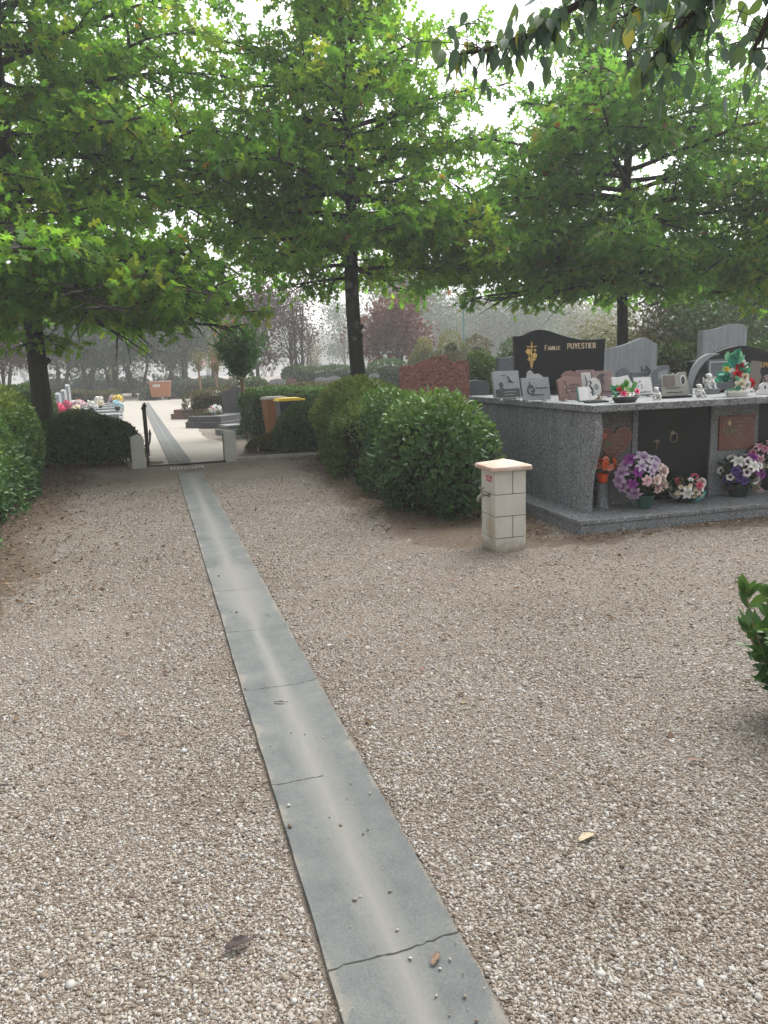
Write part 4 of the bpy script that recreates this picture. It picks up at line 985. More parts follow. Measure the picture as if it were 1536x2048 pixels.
# ------------------------------------------------------------------ plaques and figures on the tomb's top slab
def slab_item(name, label, cat, pxl, pxr, pyt, gdep, lean=14, yaw=0.0, group=None):
    """root on the slab at depth gdep; returns root, width, height taken from the pixel span"""
    e0, _ = on_front(pxl, pyt + 25, gdep); e1_, zt = on_front(pxr, pyt, gdep)
    _, ztm = on_front((pxl + pxr) / 2, pyt, gdep)
    root = thing(name, label, cat, tuple(tomb((e0 + e1_) / 2, gdep, SLZ)), TRZ + radians(yaw), group)
    return root, abs(e1_ - e0), ztm - SLZ
def stand(root, w, x=None):
    mb = MB(); 
    for s_ in ((-1, 1)): mb.box(s_ * w * .3 - .012, s_ * w * .3 + .012, -.03, .06, 0, .018)
    return mb.build('feet', MAT['white'], root)
def lean_T(lean, z=.018): return frame((0, 0, z), rx=-radians(lean))
def plaque(name, label, px, gdep, mat, out=None, lean=16, yaw=0, th=.022, deco=None, feet=True, cat='plaque'):
    root, w, h = slab_item(name, label, cat, px[0], px[1], px[2], gdep, lean, yaw); h = h / cos(radians(lean)) - .018
    T = lean_T(lean, .018 if feet else .002)
    mb = MB(); mb.T = T
    o = out(w, h) if out else [(-w / 2, 0), (w / 2, 0), (w / 2, h), (-w / 2, h)]
    mb.prism(o, 0, th); mb.build('stone', MAT[mat], root, bevel=.002)
    if feet: stand(root, w)
    if deco:
        for nm, mt, fn in deco:
            d = MB(); d.T = T; fn(d, w, h); d.build(nm, MAT[mt], root, smooth=(nm in ('rose', 'bird', 'portrait')))
    return root
def bars(rows, wgt=.09):      # illegible bronze wording: thin raised italic strips
    def fn(d, w, h):
        rr = random.Random(int(w * 1e4))
        for cx, cz, ln in rows:
            n = 9
            for k in range(n):
                x0 = w * (cx - ln / 2 + ln * k / n); x1 = x0 + w * ln / n * .95; z = h * cz + rr.uniform(-.003, .003)
                d.prism([(x0, z), (x1, z + .001), (x1, z + rr.uniform(.006, .012)), (x0, z + rr.uniform(.006, .012))], -.005, -.0005)
    return fn
def engraved_person(d, w, h):
    d.ell((-w * .22, -.002, h * .50), (w * .085, .003, w * .10)); d.prism([(-w * .36, h * .2), (-w * .08, h * .2), (-w * .10, h * .34), (-w * .22, h * .42), (-w * .34, h * .34)], -.004, -.0005)
    d.tube([(w * .05, -.003, h * .82), (w * .12, -.003, h * .66), (w * .22, -.003, h * .56)], [.006, .011, .005], 5); d.tube([(w * .02, -.003, h * .60), (w * .3, -.003, h * .58)], .004, 4)
    d.tube([(-w * .18, -.003, h * .84), (w * .0, -.003, h * .86)], .005, 4)
plaque('memorial_plaque', 'dark granite plaque engraved with a figure and bird, nearest the slab\'s left end', (990, 1044, 742), 1.75, 'grey_stone', lean=14, yaw=4, th=.045,
       deco=[('engraved_lower', 'dark_engrave', lambda d, w, h: d.prism([(-w * .46, h * .05), (w * .46, h * .05), (w * .46, h * .36), (-w * .46, h * .34)], -.0025, -.0006)),
             ('engraving', 'dark_engrave', engraved_person), ('lettering', 'grey_stone', bars([(.05, .12, .4), (.1, .22, .45)]))])
plaque('memorial_plaque', 'pale cloud-shaped stone plaque behind the plaque with a guitar', (1055, 1090, 740), 2.05, 'pale_stone',
       out=lambda w, h: [(-w / 2, 0), (w / 2, 0), (w * .5, h * .55), (w * .42, h * .76), (w * .2, h * .86), (-.02 * w, h * .84), (-w * .12, h * .92), (-w * .25, h * 1.0), (-w * .42, h * .93), (-w * .48, h * .72)], lean=8)
def guitar(d, w, h):
    d.tube([(-w * .2 + w * .11 * cos(t) * (1 - .25 * sin(t)), -.003, h * .46 + h * .2 * sin(t)) for t in np.linspace(0, 2 * pi, 17)], .008, 5, cap=False)
    d.tube([(-w * .22, -.003, h * .8), (-w * .2, -.003, h * .5)], .006, 5); d.tube([(-w * .2, -.004, h * .38), (-w * .05, -.004, h * .42)], .009, 5)
plaque('memorial_plaque', 'bluish grey plaque with a dark guitar emblem and two dark wordings', (1047, 1103, 755), 1.2, 'grey_stone', lean=15, yaw=2, deco=[('emblem', 'dark_engrave', guitar), ('lettering', 'dark_engrave', bars([(.2, .5, .46), (.05, .2, .46)]))])
def wave_left(w, h): return [(-w / 2, 0), (w / 2, 0), (w / 2, h * .92), (w * .2, h * .93), (-w * .02, h * 1.0), (-w * .22, h * .99), (-w * .4, h * .9), (-w * .5, h * .84)]
def rose_spray(d, w, h):
    d.tube([(-w * .22, -.003, h * .85), (-w * .16, -.003, h * .6), (-w * .2, -.003, h * .35), (-w * .1, -.003, h * .12)], .006, 5)
    for x, z in ((-.24, .86), (-.12, .62), (-.26, .5), (-.1, .36), (-.2, .2)): d.ell((w * x, -.003, h * z), (w * .06, .003, w * .045), 8, 4)
plaque('memorial_plaque', 'brown stone plaque with wavy top and a pale rose spray down its left side', (1119, 1172, 752), .95, 'brown_stone', out=wave_left, lean=15, yaw=8, th=.03, deco=[('rose', 'rose_stone', rose_spray), ('lettering', 'dark_engrave', bars([(.12, .6, .5), (.12, .46, .5), (.12, .32, .5)]))])
plaque('memorial_plaque', 'rounded brown plaque behind the plaque with the pale rose spray', (1127, 1166, 741), 1.5, 'brown_stone', out=wave_left, lean=10)
plaque('memorial_plaque', 'pinkish framed plaque with a white panel behind the oval portrait', (1155, 1193, 740), 1.6, 'rose_stone', lean=8, deco=[('white_panel', 'white', lambda d, w, h: d.prism([(-w * .4, h * .06), (w * .4, h * .06), (w * .4, h * .9), (-w * .4, h * .9)], -.003, -.0006)), ('engraving', 'dark_engrave', lambda d, w, h: d.tube([(-w * .1, -.004, h * .2), (w * .05, -.004, h * .5), (-w * .05, -.004, h * .8)], [.004, .008, .003], 5))])
def bird(d, w, h):
    d.prism([(-w * .3, h * .72), (-w * .08, h * .66), (w * .05, h * .4), (w * .02, h * .78), (w * .18, h * .84), (-.02 * w, h * .9), (-w * .2, h * .84)], -.004, -.0006); d.tube([(-w * .1, -.003, h * .62), (-w * .06, -.003, h * .2)], .006, 5)
plaque('memorial_plaque', 'reddish plaque with a dark bird emblem right of the oval portrait', (1188, 1231, 742), 1.35, 'rose_stone', lean=12, deco=[('bird', 'dark_engrave', bird), ('lettering', 'dark_engrave', bars([(.15, .14, .5)]))])
# white open book
r_, w_, h_ = slab_item('book_plaque', 'white open-book plaque with blue-green edge in front of the brown plaque', 'plaque', 1160, 1197, 774, .72, yaw=-5)
mb = MB(); mb.T = lean_T(24, .01)
for s_ in (-1, 1):
    pg = [(0, .004), (s_ * w_ * .25, .016), (s_ * w_ * .5, .006), (s_ * w_ * .5, -.004), (0, -.006)]
    mb.add([(x, -y, 0) for x, y in pg] + [(x * .96, -y, h_) for x, y in pg], [(0, 1, 6, 5), (1, 2, 7, 6), (2, 3, 8, 7), (3, 4, 9, 8), (4, 0, 5, 9), (0, 4, 3, 2, 1), (5, 6, 7, 8, 9)])
mb.build('pages', MAT['white'], r_, smooth=True, auto=60); mb = MB(); mb.T = lean_T(24, .006); mb.box(-w_ * .53, w_ * .53, .008, .016, -.005, h_ * 1.03); mb.build('cover', MAT['teal_foil'], r_)
# oval portrait medallion
r_, w_, h_ = slab_item('oval_portrait', 'white oval medallion with dark vine on a dark green base', 'plaque', 1172, 1214, 745, .50)
mb = MB(); mb.box(-w_ * .5, w_ * .5, -.045, .045, 0, .018); mb.frustum((-w_ * .44, w_ * .44, -.04, .04), (-w_ * .36, w_ * .36, -.03, .03), .018, .03); mb.build('base', MAT['tray_green'] if 'tray_green' in MAT else MAT['pot_dark'], r_, bevel=.004)
mb = MB(); mb.T = frame((-.01, 0, .155), rx=-radians(6), ry=radians(-16)); mb.prism([(.058 * cos(t), .088 * sin(t)) for t in np.linspace(0, 2 * pi, 33)[:-1]], -.008, .008); ov = mb.build('medallion', MAT['white'], r_, bevel=.003)
mb = MB(); mb.T = frame((-.01, 0, .155), rx=-radians(6), ry=radians(-16)); mb.ell((.004, -.0095, -.004), (.026, .003, .03), 14, 6); mb.build('portrait', MAT['grey_stone'], ov, smooth=True)
mb = MB(); mb.T = frame((-.01, 0, .155), rx=-radians(6), ry=radians(-16)); mb.tube([(-.05 + .012 * sin(i * 1.4), -.01, .075 - i * .017) for i in range(10)], [.004, .007, .005, .008, .006, .007, .008, .006, .007, .004], 5)
for i in range(7): mb.ell((-.05 + .016 * sin(i * 2.2), -.011, .07 - i * .021), (.011, .004, .007), 7, 4)
mb.build('vine', MAT['dark_engrave'], ov, smooth=True)
mb = MB(); mb.tube([(.028, .0, .03), (.034, .0, .055), (.02, .004, .08)], [.022, .014, .008], 8); mb.tube([(-.02, -.01, .03), (0, -.012, .045), (.05, -.014, .04), (.06, -.01, .06)], .006, 6); mb.build('support', MAT['bronze'], r_, smooth=True)
# planter with roses
r_, w_, h_ = slab_item('planter', 'dark oval tray of green sprays with red roses near the slab\'s front edge', 'planter', 1223, 1279, 752, .30)
pot(r_, .105, .125, .05, 'tray_dark', 'tray', rim=.006, sy=.6)
rng_ = np.random.default_rng(6)
n_ = 70; d_ = nrm(rng_.normal(0, .45, (n_, 3)) + np.array([0, 0, 1])); np_instances('fern_sprays', LAUREL_V, LAUREL_F, frames(d_, rng_.normal(0, 1, (n_, 3)), rng_.uniform(.05, .1, n_)), rng_.normal(0, 1, (n_, 3)) * np.array([.045, .03, .025]) + np.array([0, .0, .10]), rng_.random(n_), MAT['fresh_leaf'], r_)
n_ = 16; d_ = nrm(rng_.normal(0, .3, (n_, 3)) + np.array([-.9, -.1, .7])); np_instances('teal_leaves', LAUREL_V, LAUREL_F, frames(d_, rng_.normal(0, 1, (n_, 3)), rng_.uniform(.06, .1, n_)), rng_.normal(0, .02, (n_, 3)) + np.array([-.07, 0, .09]), rng_.random(n_), MAT['teal_leaf'], r_)
for (x, y, z, k, c, s_) in ((-.055, -.055, .085, 'rose', 'hotpink', .034), (.105, -.03, .098, 'rose', 'hotpink', .03), (-.085, -.03, .13, 'rose', 'red', .026), (-.01, -.06, .08, 'rose', 'cream', .03), (.045, -.05, .082, 'rose', 'white', .026), (-.02, -.04, .125, 'rose', 'cream', .022)):
    put_flower(r_, k, c, (x, y, z), (x * 3, -.7, .6), s_)
plaque('memorial_plaque', 'white carved flower-edged plaque behind the tray with red roses', (1229, 1270, 751), .75, 'white', out=lambda w, h: [(-w / 2, 0), (w * .42, 0), (w * .5, h * .3), (w * .44, h * .5), (w * .5, h * .62), (w * .38, h * .8), (w * .3, h * 1.0), (-w * .2, h * .93), (-w / 2, h * .95)], lean=14, deco=[('engraving', 'dark_engrave', lambda d, w, h: [d.ell((w * .3, -.003, h * z), (.006, .003, .005), 6, 4) for z in (.35, .55, .72)])])
plaque('memorial_plaque', 'arched dark grey plaque at the foot of the pale grey headstone', (1234, 1264, 734), 2.1, 'slate', out=lambda w, h: [(-w / 2, 0), (w / 2, 0), (w / 2, h * .5)] + [(w / 2 * cos(t), h * .6 + h * .4 * sin(t)) for t in np.linspace(0, pi, 12)] + [(-w / 2, h * .5)], lean=6)
plaque('memorial_plaque', 'white plaque with grey flower drawing and dark wording on a stone block', (1269, 1310, 753), 1.05, 'slate', lean=16, yaw=4, deco=[('white_panel', 'white', lambda d, w, h: d.prism([(-w * .44, h * .05), (w * .46, h * .05), (w * .46, h * .95), (-w * .44, h * .95)], -.003, -.0006)), ('flower_drawing', 'grey_stone', lambda d, w, h: [d.ell((w * (-.2 + .13 * cos(k)), -.004, h * (.55 + .2 * sin(k * 1.7))), (.013, .003, .010), 7, 4) for k in range(7)]), ('lettering', 'dark_engrave', bars([(.08, .14, .55)]))])
plaque('memorial_plaque', 'plain grey block plaque behind the white plaque with flower drawing', (1264, 1298, 744), 1.5, 'slate', lean=4)
plaque('memorial_plaque', 'dark dolphin silhouette plaque standing before the pale headstone', (1284, 1306, 731), 2.0, 'dark_engrave', out=lambda w, h: [(-w * .1, 0), (w * .1, 0), (w * .12, h * .6), (w * .5, h * .72), (w * .2, h * .9), (-.05 * w, h * 1.0), (-w * .12, h * .9), (-w * .42, h * .86), (-w * .5, h * .98), (-w * .5, h * .66), (-w * .12, h * .66)], lean=2, th=.02)
plaque('memorial_plaque', 'blue-grey arched plaque with a photo, behind the resin plaque', (1303, 1344, 730), 1.35, 'slate', out=lambda w, h: [(-w / 2, 0), (w / 2, 0), (w / 2, h * .97), (w * .3, h * 1.0), (0, h * .98), (-w * .3, h * .85), (-w / 2, h * .62)], lean=8, th=.03, deco=[('photo', 'grey_stone', lambda d, w, h: d.prism([(-w * .1, h * .5), (w * .38, h * .6), (w * .38, h * .85), (-w * .1, h * .74)], -.003, -.0006)), ('lettering', 'grey_stone', bars([(.05, .3, .5), (.05, .18, .5)]))])
# the resin plaque with two pictures
r_, w_, h_ = slab_item('memorial_plaque', 'large beige resin plaque with an oval portrait on a black base', 'plaque', 1322, 1381, 743, .62)
mb = MB(); mb.box(-w_ * .5, w_ * .5, -.05, .05, 0, .022); mb.build('base', MAT['black_granite'], r_, bevel=.003)
mb = MB(); mb.T = lean_T(10, .022); hh = h_ - .02
mb.prism([(-w_ * .44, 0), (w_ * .5, 0), (w_ * .49, hh * .5), (w_ * .42, hh * .98), (w_ * .2, hh * .97), (w_ * .05, hh * .86), (w_ * .02, hh * .95), (-w_ * .12, hh * .88), (-w_ * .36, hh * .92), (-w_ * .44, hh * .8), (-w_ * .4, hh * .5)], 0, .02); st = mb.build('slab', MAT['resin'], r_, bevel=.003)
mb = MB(); mb.T = lean_T(10, .022); mb.prism([(-w_ * .38, hh * .38), (w_ * .02, hh * .38), (w_ * .02, hh * .84), (-w_ * .36, hh * .84)], -.006, -.0006); mb.build('picture', MAT['brown_map'], st)
mb = MB(); mb.T = lean_T(10, .022); mb.prism([(w_ * .3 + .034 * cos(t), hh * .64 + .055 * sin(t)) for t in np.linspace(0, 2 * pi, 25)[:-1]], -.004, -.0006); mb.build('oval_frame', MAT['white'], st)
mb = MB(); mb.T = lean_T(10, .022); mb.prism([(w_ * .3 + .022 * cos(t), hh * .62 + .042 * sin(t)) for t in np.linspace(0, 2 * pi, 25)[:-1]], -.0065, -.0042); mb.build('portrait', MAT['dark_engrave'], st)
mb = MB(); mb.T = lean_T(10, .022); bars([(-.05, .3, .5), (.0, .12, .55)])(mb, w_, hh); mb.build('lettering', MAT['dark_engrave'], st)
# cherubs
def cherub(label, px, py, gdep, h, yaw, wings, seat=0.0):
    e, _ = on_front(px, py, gdep)
    root = thing('cherub_figurine', label, 'figurine', tuple(tomb(e, gdep, SLZ + seat)), TRZ + radians(yaw)); k = h / .135
    mb = MB(); 
    mb.ell((0, .004, .036), (.036, .03, .034)); mb.ell((0, .006, .068), (.026, .02, .028)); mb.ell((.002, -.004, .108), (.024, .024, .027)); mb.ell((0, .004, .118), (.025, .025, .02))
    mb.tube([(.0, .004, .08), (.0, 0, .1)], .012, 8)
    for s_ in (-1, 1):
        mb.tube([(s_ * .02, -.005, .03), (s_ * .034, -.04, .042), (s_ * .026, -.052, .012), (s_ * .026, -.072, .008)], [.02, .015, .011, .009], 9)
        mb.tube([(s_ * .024, .004, .082), (s_ * .038, -.018, .066), (s_ * .016, -.042, .062), (s_ * .004, -.048, .06)], [.012, .01, .009, .008], 8)
        mb.ell((s_ * .010, -.027, .107), (.006, .006, .005), 6, 4)
    mb.ell((.001, -.030, .100), (.004, .006, .004), 6, 4)
    for i in range(9): a = i * .7; mb.ell((.021 * cos(a), .006 + .018 * sin(a), .125), (.009, .009, .008), 6, 4)
    mb.v = [tuple(c * k for c in v) for v in mb.v]
    o = mb.build('body', MAT['white_plaster'], root, smooth=True, auto=180); rm = o.modifiers.new('remesh', 'REMESH'); rm.mode = 'VOXEL'; rm.voxel_size = .003; rm.use_smooth_shade = True
    sm = o.modifiers.new('smooth', 'SMOOTH'); sm.iterations = 2
    if wings:
        for s_ in (-1, 1):
            wv = MB(); wv.T = frame((s_ * .012 * k, .022 * k, .07 * k), rz=s_ * radians(-25))
            wv.prism([(s_ * a * k, b * k) for a, b in ((0, -.02), (.03, -.03), (.055, -.005), (.062, .04), (.05, .032), (.03, .022), (.008, .02))], -.004, .004); wv.build('wing', MAT['white_plaster'], root, bevel=.002)
cherub('small white seated cherub in front of the beige resin plaque', 1312, 797, .46, .125, -15, False)
cherub('white cherub hugging its knees just right of the beige resin plaque', 1398, 792, .46, .135, 20, False)
mb_e, _ = on_front(1418, 780, 1.0)
r_ = thing('stone_block', 'speckled grey granite block under the winged cherub', 'block', tuple(tomb(mb_e, 1.0, SLZ)), TRZ); mb = MB(); mb.box(-.13, .10, -.06, .06, 0, .055); mb.build('block', MAT['granite'], r_, bevel=.004)
cherub('white cherub with spread wings sitting on the granite block', 1417, 778, .98, .165, 0, True, .055)
# rectangular plaque between two crescents
r_, w_, h_ = slab_item('memorial_plaque', 'grey rectangular plaque with white line frame between two stone crescents', 'plaque', 1378, 1502, 719, 1.15)
mb = MB(); mb.box(-w_ * .3, w_ * .32, -.04, .05, 0, .03); mb.build('base', MAT['black_granite'], r_)
mb = MB(); mb.T = lean_T(4, .03); x0, x1 = -w_ * .17, w_ * .42; mb.prism([(x0, 0), (x1, 0), (x1, h_ - .03), (x0, h_ - .03)], 0, .025); pn = mb.build('panel', MAT['slate'], r_, bevel=.002)
mb = MB(); mb.T = lean_T(4, .03); hh = h_ - .03
for (a, b, c, d) in ((x0 + .012, x1 - .012, hh - .03, hh - .022), (x0 + .012, x0 + .02, .05, hh - .03), (x1 - .02, x1 - .012, .05, hh - .03), (x1, x1 + .05, hh - .05, hh - .042)): mb.box(a, b, -.004, -.0005, c, d)
mb.build('line_frame', MAT['white'], pn)
def crescent(cx, cz, R, a0, a1, t0, t1, n=20):
    o = [(cx + R * cos(a), cz + R * sin(a)) for a in np.linspace(a0, a1, n)]; i_ = [(cx + (R - (t0 + (t1 - t0) * sin(pi * k / (n - 1)))) * cos(a), cz + (R - (t0 + (t1 - t0) * sin(pi * k / (n - 1)))) * sin(a)) for k, a in enumerate(np.linspace(a0, a1, n))]
    return o + i_[::-1]
mb = MB(); mb.prism(crescent(-w_ * .12, .14, w_ * .37, radians(75), radians(215), .008, .085), .0, .03); mb.build('crescent', MAT['grey_stone'], r_, bevel=.003)
mb = MB(); mb.prism(crescent(w_ * .22, .13, w_ * .27, radians(-70), radians(40), .008, .05), .0, .03); mb.build('crescent', MAT['grey_stone'], r_, bevel=.003)
mb = MB(); mb.prism([(-w_ * .40, .09), (-w_ * .32, .09), (-w_ * .32, .17), (-w_ * .35, .15)], .002, .012)
for k in range(5): a = radians(20 + k * 20); mb.prism([(-w_ * .30, .09), (-w_ * .30 + .13 * cos(a), .09 + .13 * sin(a)), (-w_ * .30 + .13 * cos(a + .13), .09 + .13 * sin(a + .13))], .004, .012)
mb.build('sun_rays', MAT['dark_engrave'], r_)
# red and cream roses in white dish
e_, _ = on_front(1474, 790, .42)
r_ = thing('flower_arrangement', 'red and cream roses with teal leaves in a white oval dish', 'flower arrangement', tuple(tomb(e_, .42, SLZ)), TRZ)
pot(r_, .105, .125, .055, 'ceramic', 'dish', rim=.008, sy=.65)
for (x, z, y, k, c, s_) in ((-.005, .30, -.02, 'rose', 'red', .052), (-.055, .215, -.06, 'rose', 'red', .054), (.095, .125, -.07, 'rose', 'red', .052), (-.09, .23, -.02, 'rose', 'white', .048), (.055, .255, -.03, 'rose', 'cream', .05), (.015, .19, -.07, 'rose', 'cream', .055), (-.04, .12, -.08, 'rose', 'cream', .06), (.035, .115, -.085, 'rose', 'white', .05), (-.035, .265, .0, 'rose', 'cream', .042), (-.14, .27, 0, 'lily', 'yellow', .035), (.06, .34, .01, 'daisy', 'white', .03), (.085, .30, 0, 'daisy', 'white', .03)):
    put_flower(r_, k, c, (x, y, z), (x * 2.5, -.75, (z - .18) * 3), s_)
rng_ = np.random.default_rng(16)
for cx, cz, nn_, dirn in ((-.13, .20, 22, (-.8, -.2, .1)), (-.02, .36, 12, (-.2, -.1, 1)), (-.04, .08, 8, (-.6, -.6, -.1)), (.0, .2, 30, (0, -.3, .5)), (-.05, .31, 10, (-.5, 0, .6))):
    d_ = nrm(rng_.normal(0, .45, (nn_, 3)) + np.array(dirn)); np_instances('teal_leaves', LAUREL_V, LAUREL_F, frames(d_, rng_.normal(0, 1, (nn_, 3)), rng_.uniform(.07, .12, nn_), np.full(nn_, 1.4)), rng_.normal(0, .025, (nn_, 3)) + np.array([cx, -.01, cz]), rng_.random(nn_), MAT['teal_leaf'], r_)
mb = MB()
for x, z in ((-.05, .2), (.05, .25), (0, .3), (-.1, .25), (.08, .12)): mb.tube([(0, 0, .03), (x * .5, 0, z * .6), (x, -.01, z)], .004, 4)
mb.build('stems', MAT['flower_leaf_stem'], r_)
plaque('memorial_plaque', 'brown plaque cut in the outline of a region, right of the red roses', (1502, 1528, 721), .95, 'brown_map', out=lambda w, h: [(-w * .35, h * .3), (-w * .1, h * .02), (w * .2, 0), (w * .36, h * .3), (w * .5, h * .45), (w * .36, h * .6), (w * .5, h * .95), (w * .1, h * .98), (-w * .25, h * 1.0), (-w * .5, h * .62)], lean=6, feet=True)
plaque('memorial_plaque', 'pinkish slanted book plaque with a rose at the slab\'s right end', (1521, 1556, 748), .7, 'rose_stone', out=lambda w, h: [(-w / 2, 0), (w / 2, 0), (w * .5, h), (-w * .05, h * .95)], lean=12, deco=[('rose', 'dark_engrave', rose_spray)])
plaque('memorial_plaque', 'round white plaque on a white scroll at the slab\'s front right edge', (1514, 1548, 762), .4, 'white', out=lambda w, h: [(-w * .5, 0), (w * .5, 0), (w * .45, h * .25)] + [(w * .32 * cos(t), h * .62 + h * .38 * sin(t)) for t in np.linspace(-.4, pi + .4, 14)] + [(-w * .45, h * .25)], lean=5, feet=False, deco=[('emblem', 'dark_engrave', lambda d, w, h: d.ell((0, -.002, h * .6), (.012, .003, .018), 8, 5))])

# ------------------------------------------------------------------ tap pillar
pb = G(991, 1103); pang = radians(16)
r_ = thing('tap_pillar', 'cream stone block pillar with a brass tap and red sign beside the hedge', 'water point', (pb[0], pb[1], 0), pang)
Wd, Dp = .288, .29
# local x to the right along the face we see, y away; the left side carries the tap
shear = lambda z: z
rows = [(-.05, .105), (.111, .296), (.302, .486), (.492, .69)]
for i, (z0_, z1_) in enumerate(rows):
    bl = MB(); sp = .165 if i % 2 == 1 else None
    g_ = .003
    if sp: bl.box(0, sp - g_, 0, Dp, z0_, z1_); bl.box(sp + g_, Wd, 0, Dp, z0_, z1_)
    else: bl.box(0, Wd, 0, Dp * .60 - g_, z0_, z1_); bl.box(0, Wd, Dp * .60 + g_, Dp, z0_, z1_)
    bl.build('stone_course', MAT['pillar_stone'] if 'pillar_stone' in MAT else None, r_, bevel=.004)
mt, nt_, b_ = base_mat('pillar_stone'); b_.inputs['Roughness'].default_value = .9; b_.inputs['Specular IOR Level'].default_value = .15
tc = nd(nt_, 'ShaderNodeTexCoord'); n1 = tex(nt_, 'n', 5, 5, .6, tc.outputs['Object']); c = ramp(nt_, [(.3, (.41, .395, .35)), (.7, (.50, .485, .435))], n1.outputs[0]).outputs[0]
# rusty damp stain below the tap
sp_ = nd(nt_, 'ShaderNodeSeparateXYZ'); nt_.links.new(tc.outputs['Object'], sp_.inputs[0])
dy = math_(nt_, 'ABSOLUTE', math_(nt_, 'SUBTRACT', sp_.outputs[1], .10)); dz = math_(nt_, 'ABSOLUTE', math_(nt_, 'SUBTRACT', sp_.outputs[2], .17))
q_ = math_(nt_, 'ADD', math_(nt_, 'MULTIPLY', dy, 6.5), math_(nt_, 'MULTIPLY', dz, 4.0)); q_ = math_(nt_, 'ADD', q_, math_(nt_, 'MULTIPLY', sp_.outputs[0], 9)); q_ = math_(nt_, 'ADD', q_, math_(nt_, 'SUBTRACT', math_(nt_, 'MULTIPLY', n1.outputs[0], .8), .4))
rr_ = ramp(nt_, [(.3, (.7, .7, .7)), (1.0, (0, 0, 0))], q_)
c = mixc(nt_, rr_.outputs[0], c, (.30, .235, .15))
n5 = tex(nt_, 'n', 16, 5, .7, tc.outputs['Object']); zz_ = math_(nt_, 'ADD', math_(nt_, 'MULTIPLY', sp_.outputs[2], 4.5), math_(nt_, 'MULTIPLY', n5.outputs[0], 1.1)); rd_ = ramp(nt_, [(.55, (.75, .75, .75)), (1.05, (0, 0, 0))], zz_)
nt_.links.new(mixc(nt_, rd_.outputs[0], c, (.24, .19, .13)), b_.inputs['Base Color'])
for o in r_.children: o.data.materials.clear(); o.data.materials.append(mt)
mb = MB(); mb.box(.008, Wd - .008, .008, Dp - .008, -.04, .688); mb.build('mortar_core', MAT['mortar'], r_)
MAT['cap_tile'] = M('cap_tile', (.50, .43, .36), (.40, .25, .19), 5, .85, .35, 50, lo=.4, hi=.68)
mb = MB(); e_ = .042
nseg = 10; ring = []
def capring(x0, x1, y0, y1, z, jit):
    rr = random.Random(int(z * 1000)); o = []
    for a, b in (((x0, y0), (x1, y0)), ((x1, y0), (x1, y1)), ((x1, y1), (x0, y1)), ((x0, y1), (x0, y0))):
        for k in range(nseg): o.append((a[0] + (b[0] - a[0]) * k / nseg + rr.uniform(-jit, jit), a[1] + (b[1] - a[1]) * k / nseg + rr.uniform(-jit, jit), z + rr.uniform(-jit, jit) * .4))
    return o
rs = [capring(-e_ + .006, Wd + e_ - .006, -e_ + .006, Dp + e_ - .006, .694, .002), capring(-e_, Wd + e_, -e_, Dp + e_, .703, .003), capring(-e_, Wd + e_, -e_, Dp + e_, .728, .003), capring(-e_ + .012, Wd + e_ - .012, -e_ + .012, Dp + e_ - .012, .737, .002), capring(.10, Wd - .10, .10, Dp - .10, .768, .002)]
n4 = nseg * 4; vs = [p for r in rs for p in r] + [(Wd / 2, Dp / 2, .782)]
fs = [tuple(range(n4 - 1, -1, -1))] + [(i * n4 + k, i * n4 + (k + 1) % n4, (i + 1) * n4 + (k + 1) % n4, (i + 1) * n4 + k) for i in range(4) for k in range(n4)] + [(4 * n4 + k, 4 * n4 + (k + 1) % n4, 5 * n4) for k in range(n4)]
mb.add(vs, fs); mb.build('cap', MAT['cap_tile'], r_, smooth=True, auto=40)
# tap sticks out of the left face (towards -x)
tz, ty = .478, .115
tp = MB(); tp.T = frame((0, ty, tz), rz=radians(-4))
tp.lathe([(0, 0), (.017, 0), (.017, .01), (0, .01)], n=10) if False else None
tp.tube([(.0, 0, 0), (-.012, 0, 0)], .020, 8); tp.tube([(-.01, 0, 0), (-.055, 0, 0), (-.075, 0, .002), (-.098, 0, -.010), (-.106, 0, -.035), (-.106, 0, -.052)], [.011, .011, .016, .012, .011, .012], 10)
tp.tube([(-.07, 0, 0), (-.07, 0, .05)], [.015, .009], 9); tp.tube([(-.07, 0, .05), (-.07, 0, .062)], .006, 7); tp.tube([(-.095, 0, .064), (-.045, 0, .064)], [.007, .007], 7)
tp.build('tap', MAT['tap_metal'], r_, smooth=True, auto=50)
sg = MB(); sg.box(-.004, -.0005, .055, .17, .585, .65); s_ = sg.build('sign', MAT['white'], r_)
sg = MB(); sg.box(-.0055, -.0045, .056, .169, .617, .649); s2 = sg.build('red_band', MAT['sign_red'], s_)
lt = letter_mesh('EAU', .017, .26, y0=0, y1=-.0012, x0=0, z0=0, align='c'); o = lt.build('lettering', MAT['white'], s_, loc=(-.0058, .1125, .625), rot=(0, 0, -pi / 2))
lt = letter_mesh('NON POTABLE', .0125, .30, y0=0, y1=-.0012, x0=0, z0=0, align='c', wide=.9); lt.build('lettering', MAT['sign_red'], s_, loc=(-.0045, .1125, .596), rot=(0, 0, -pi / 2))

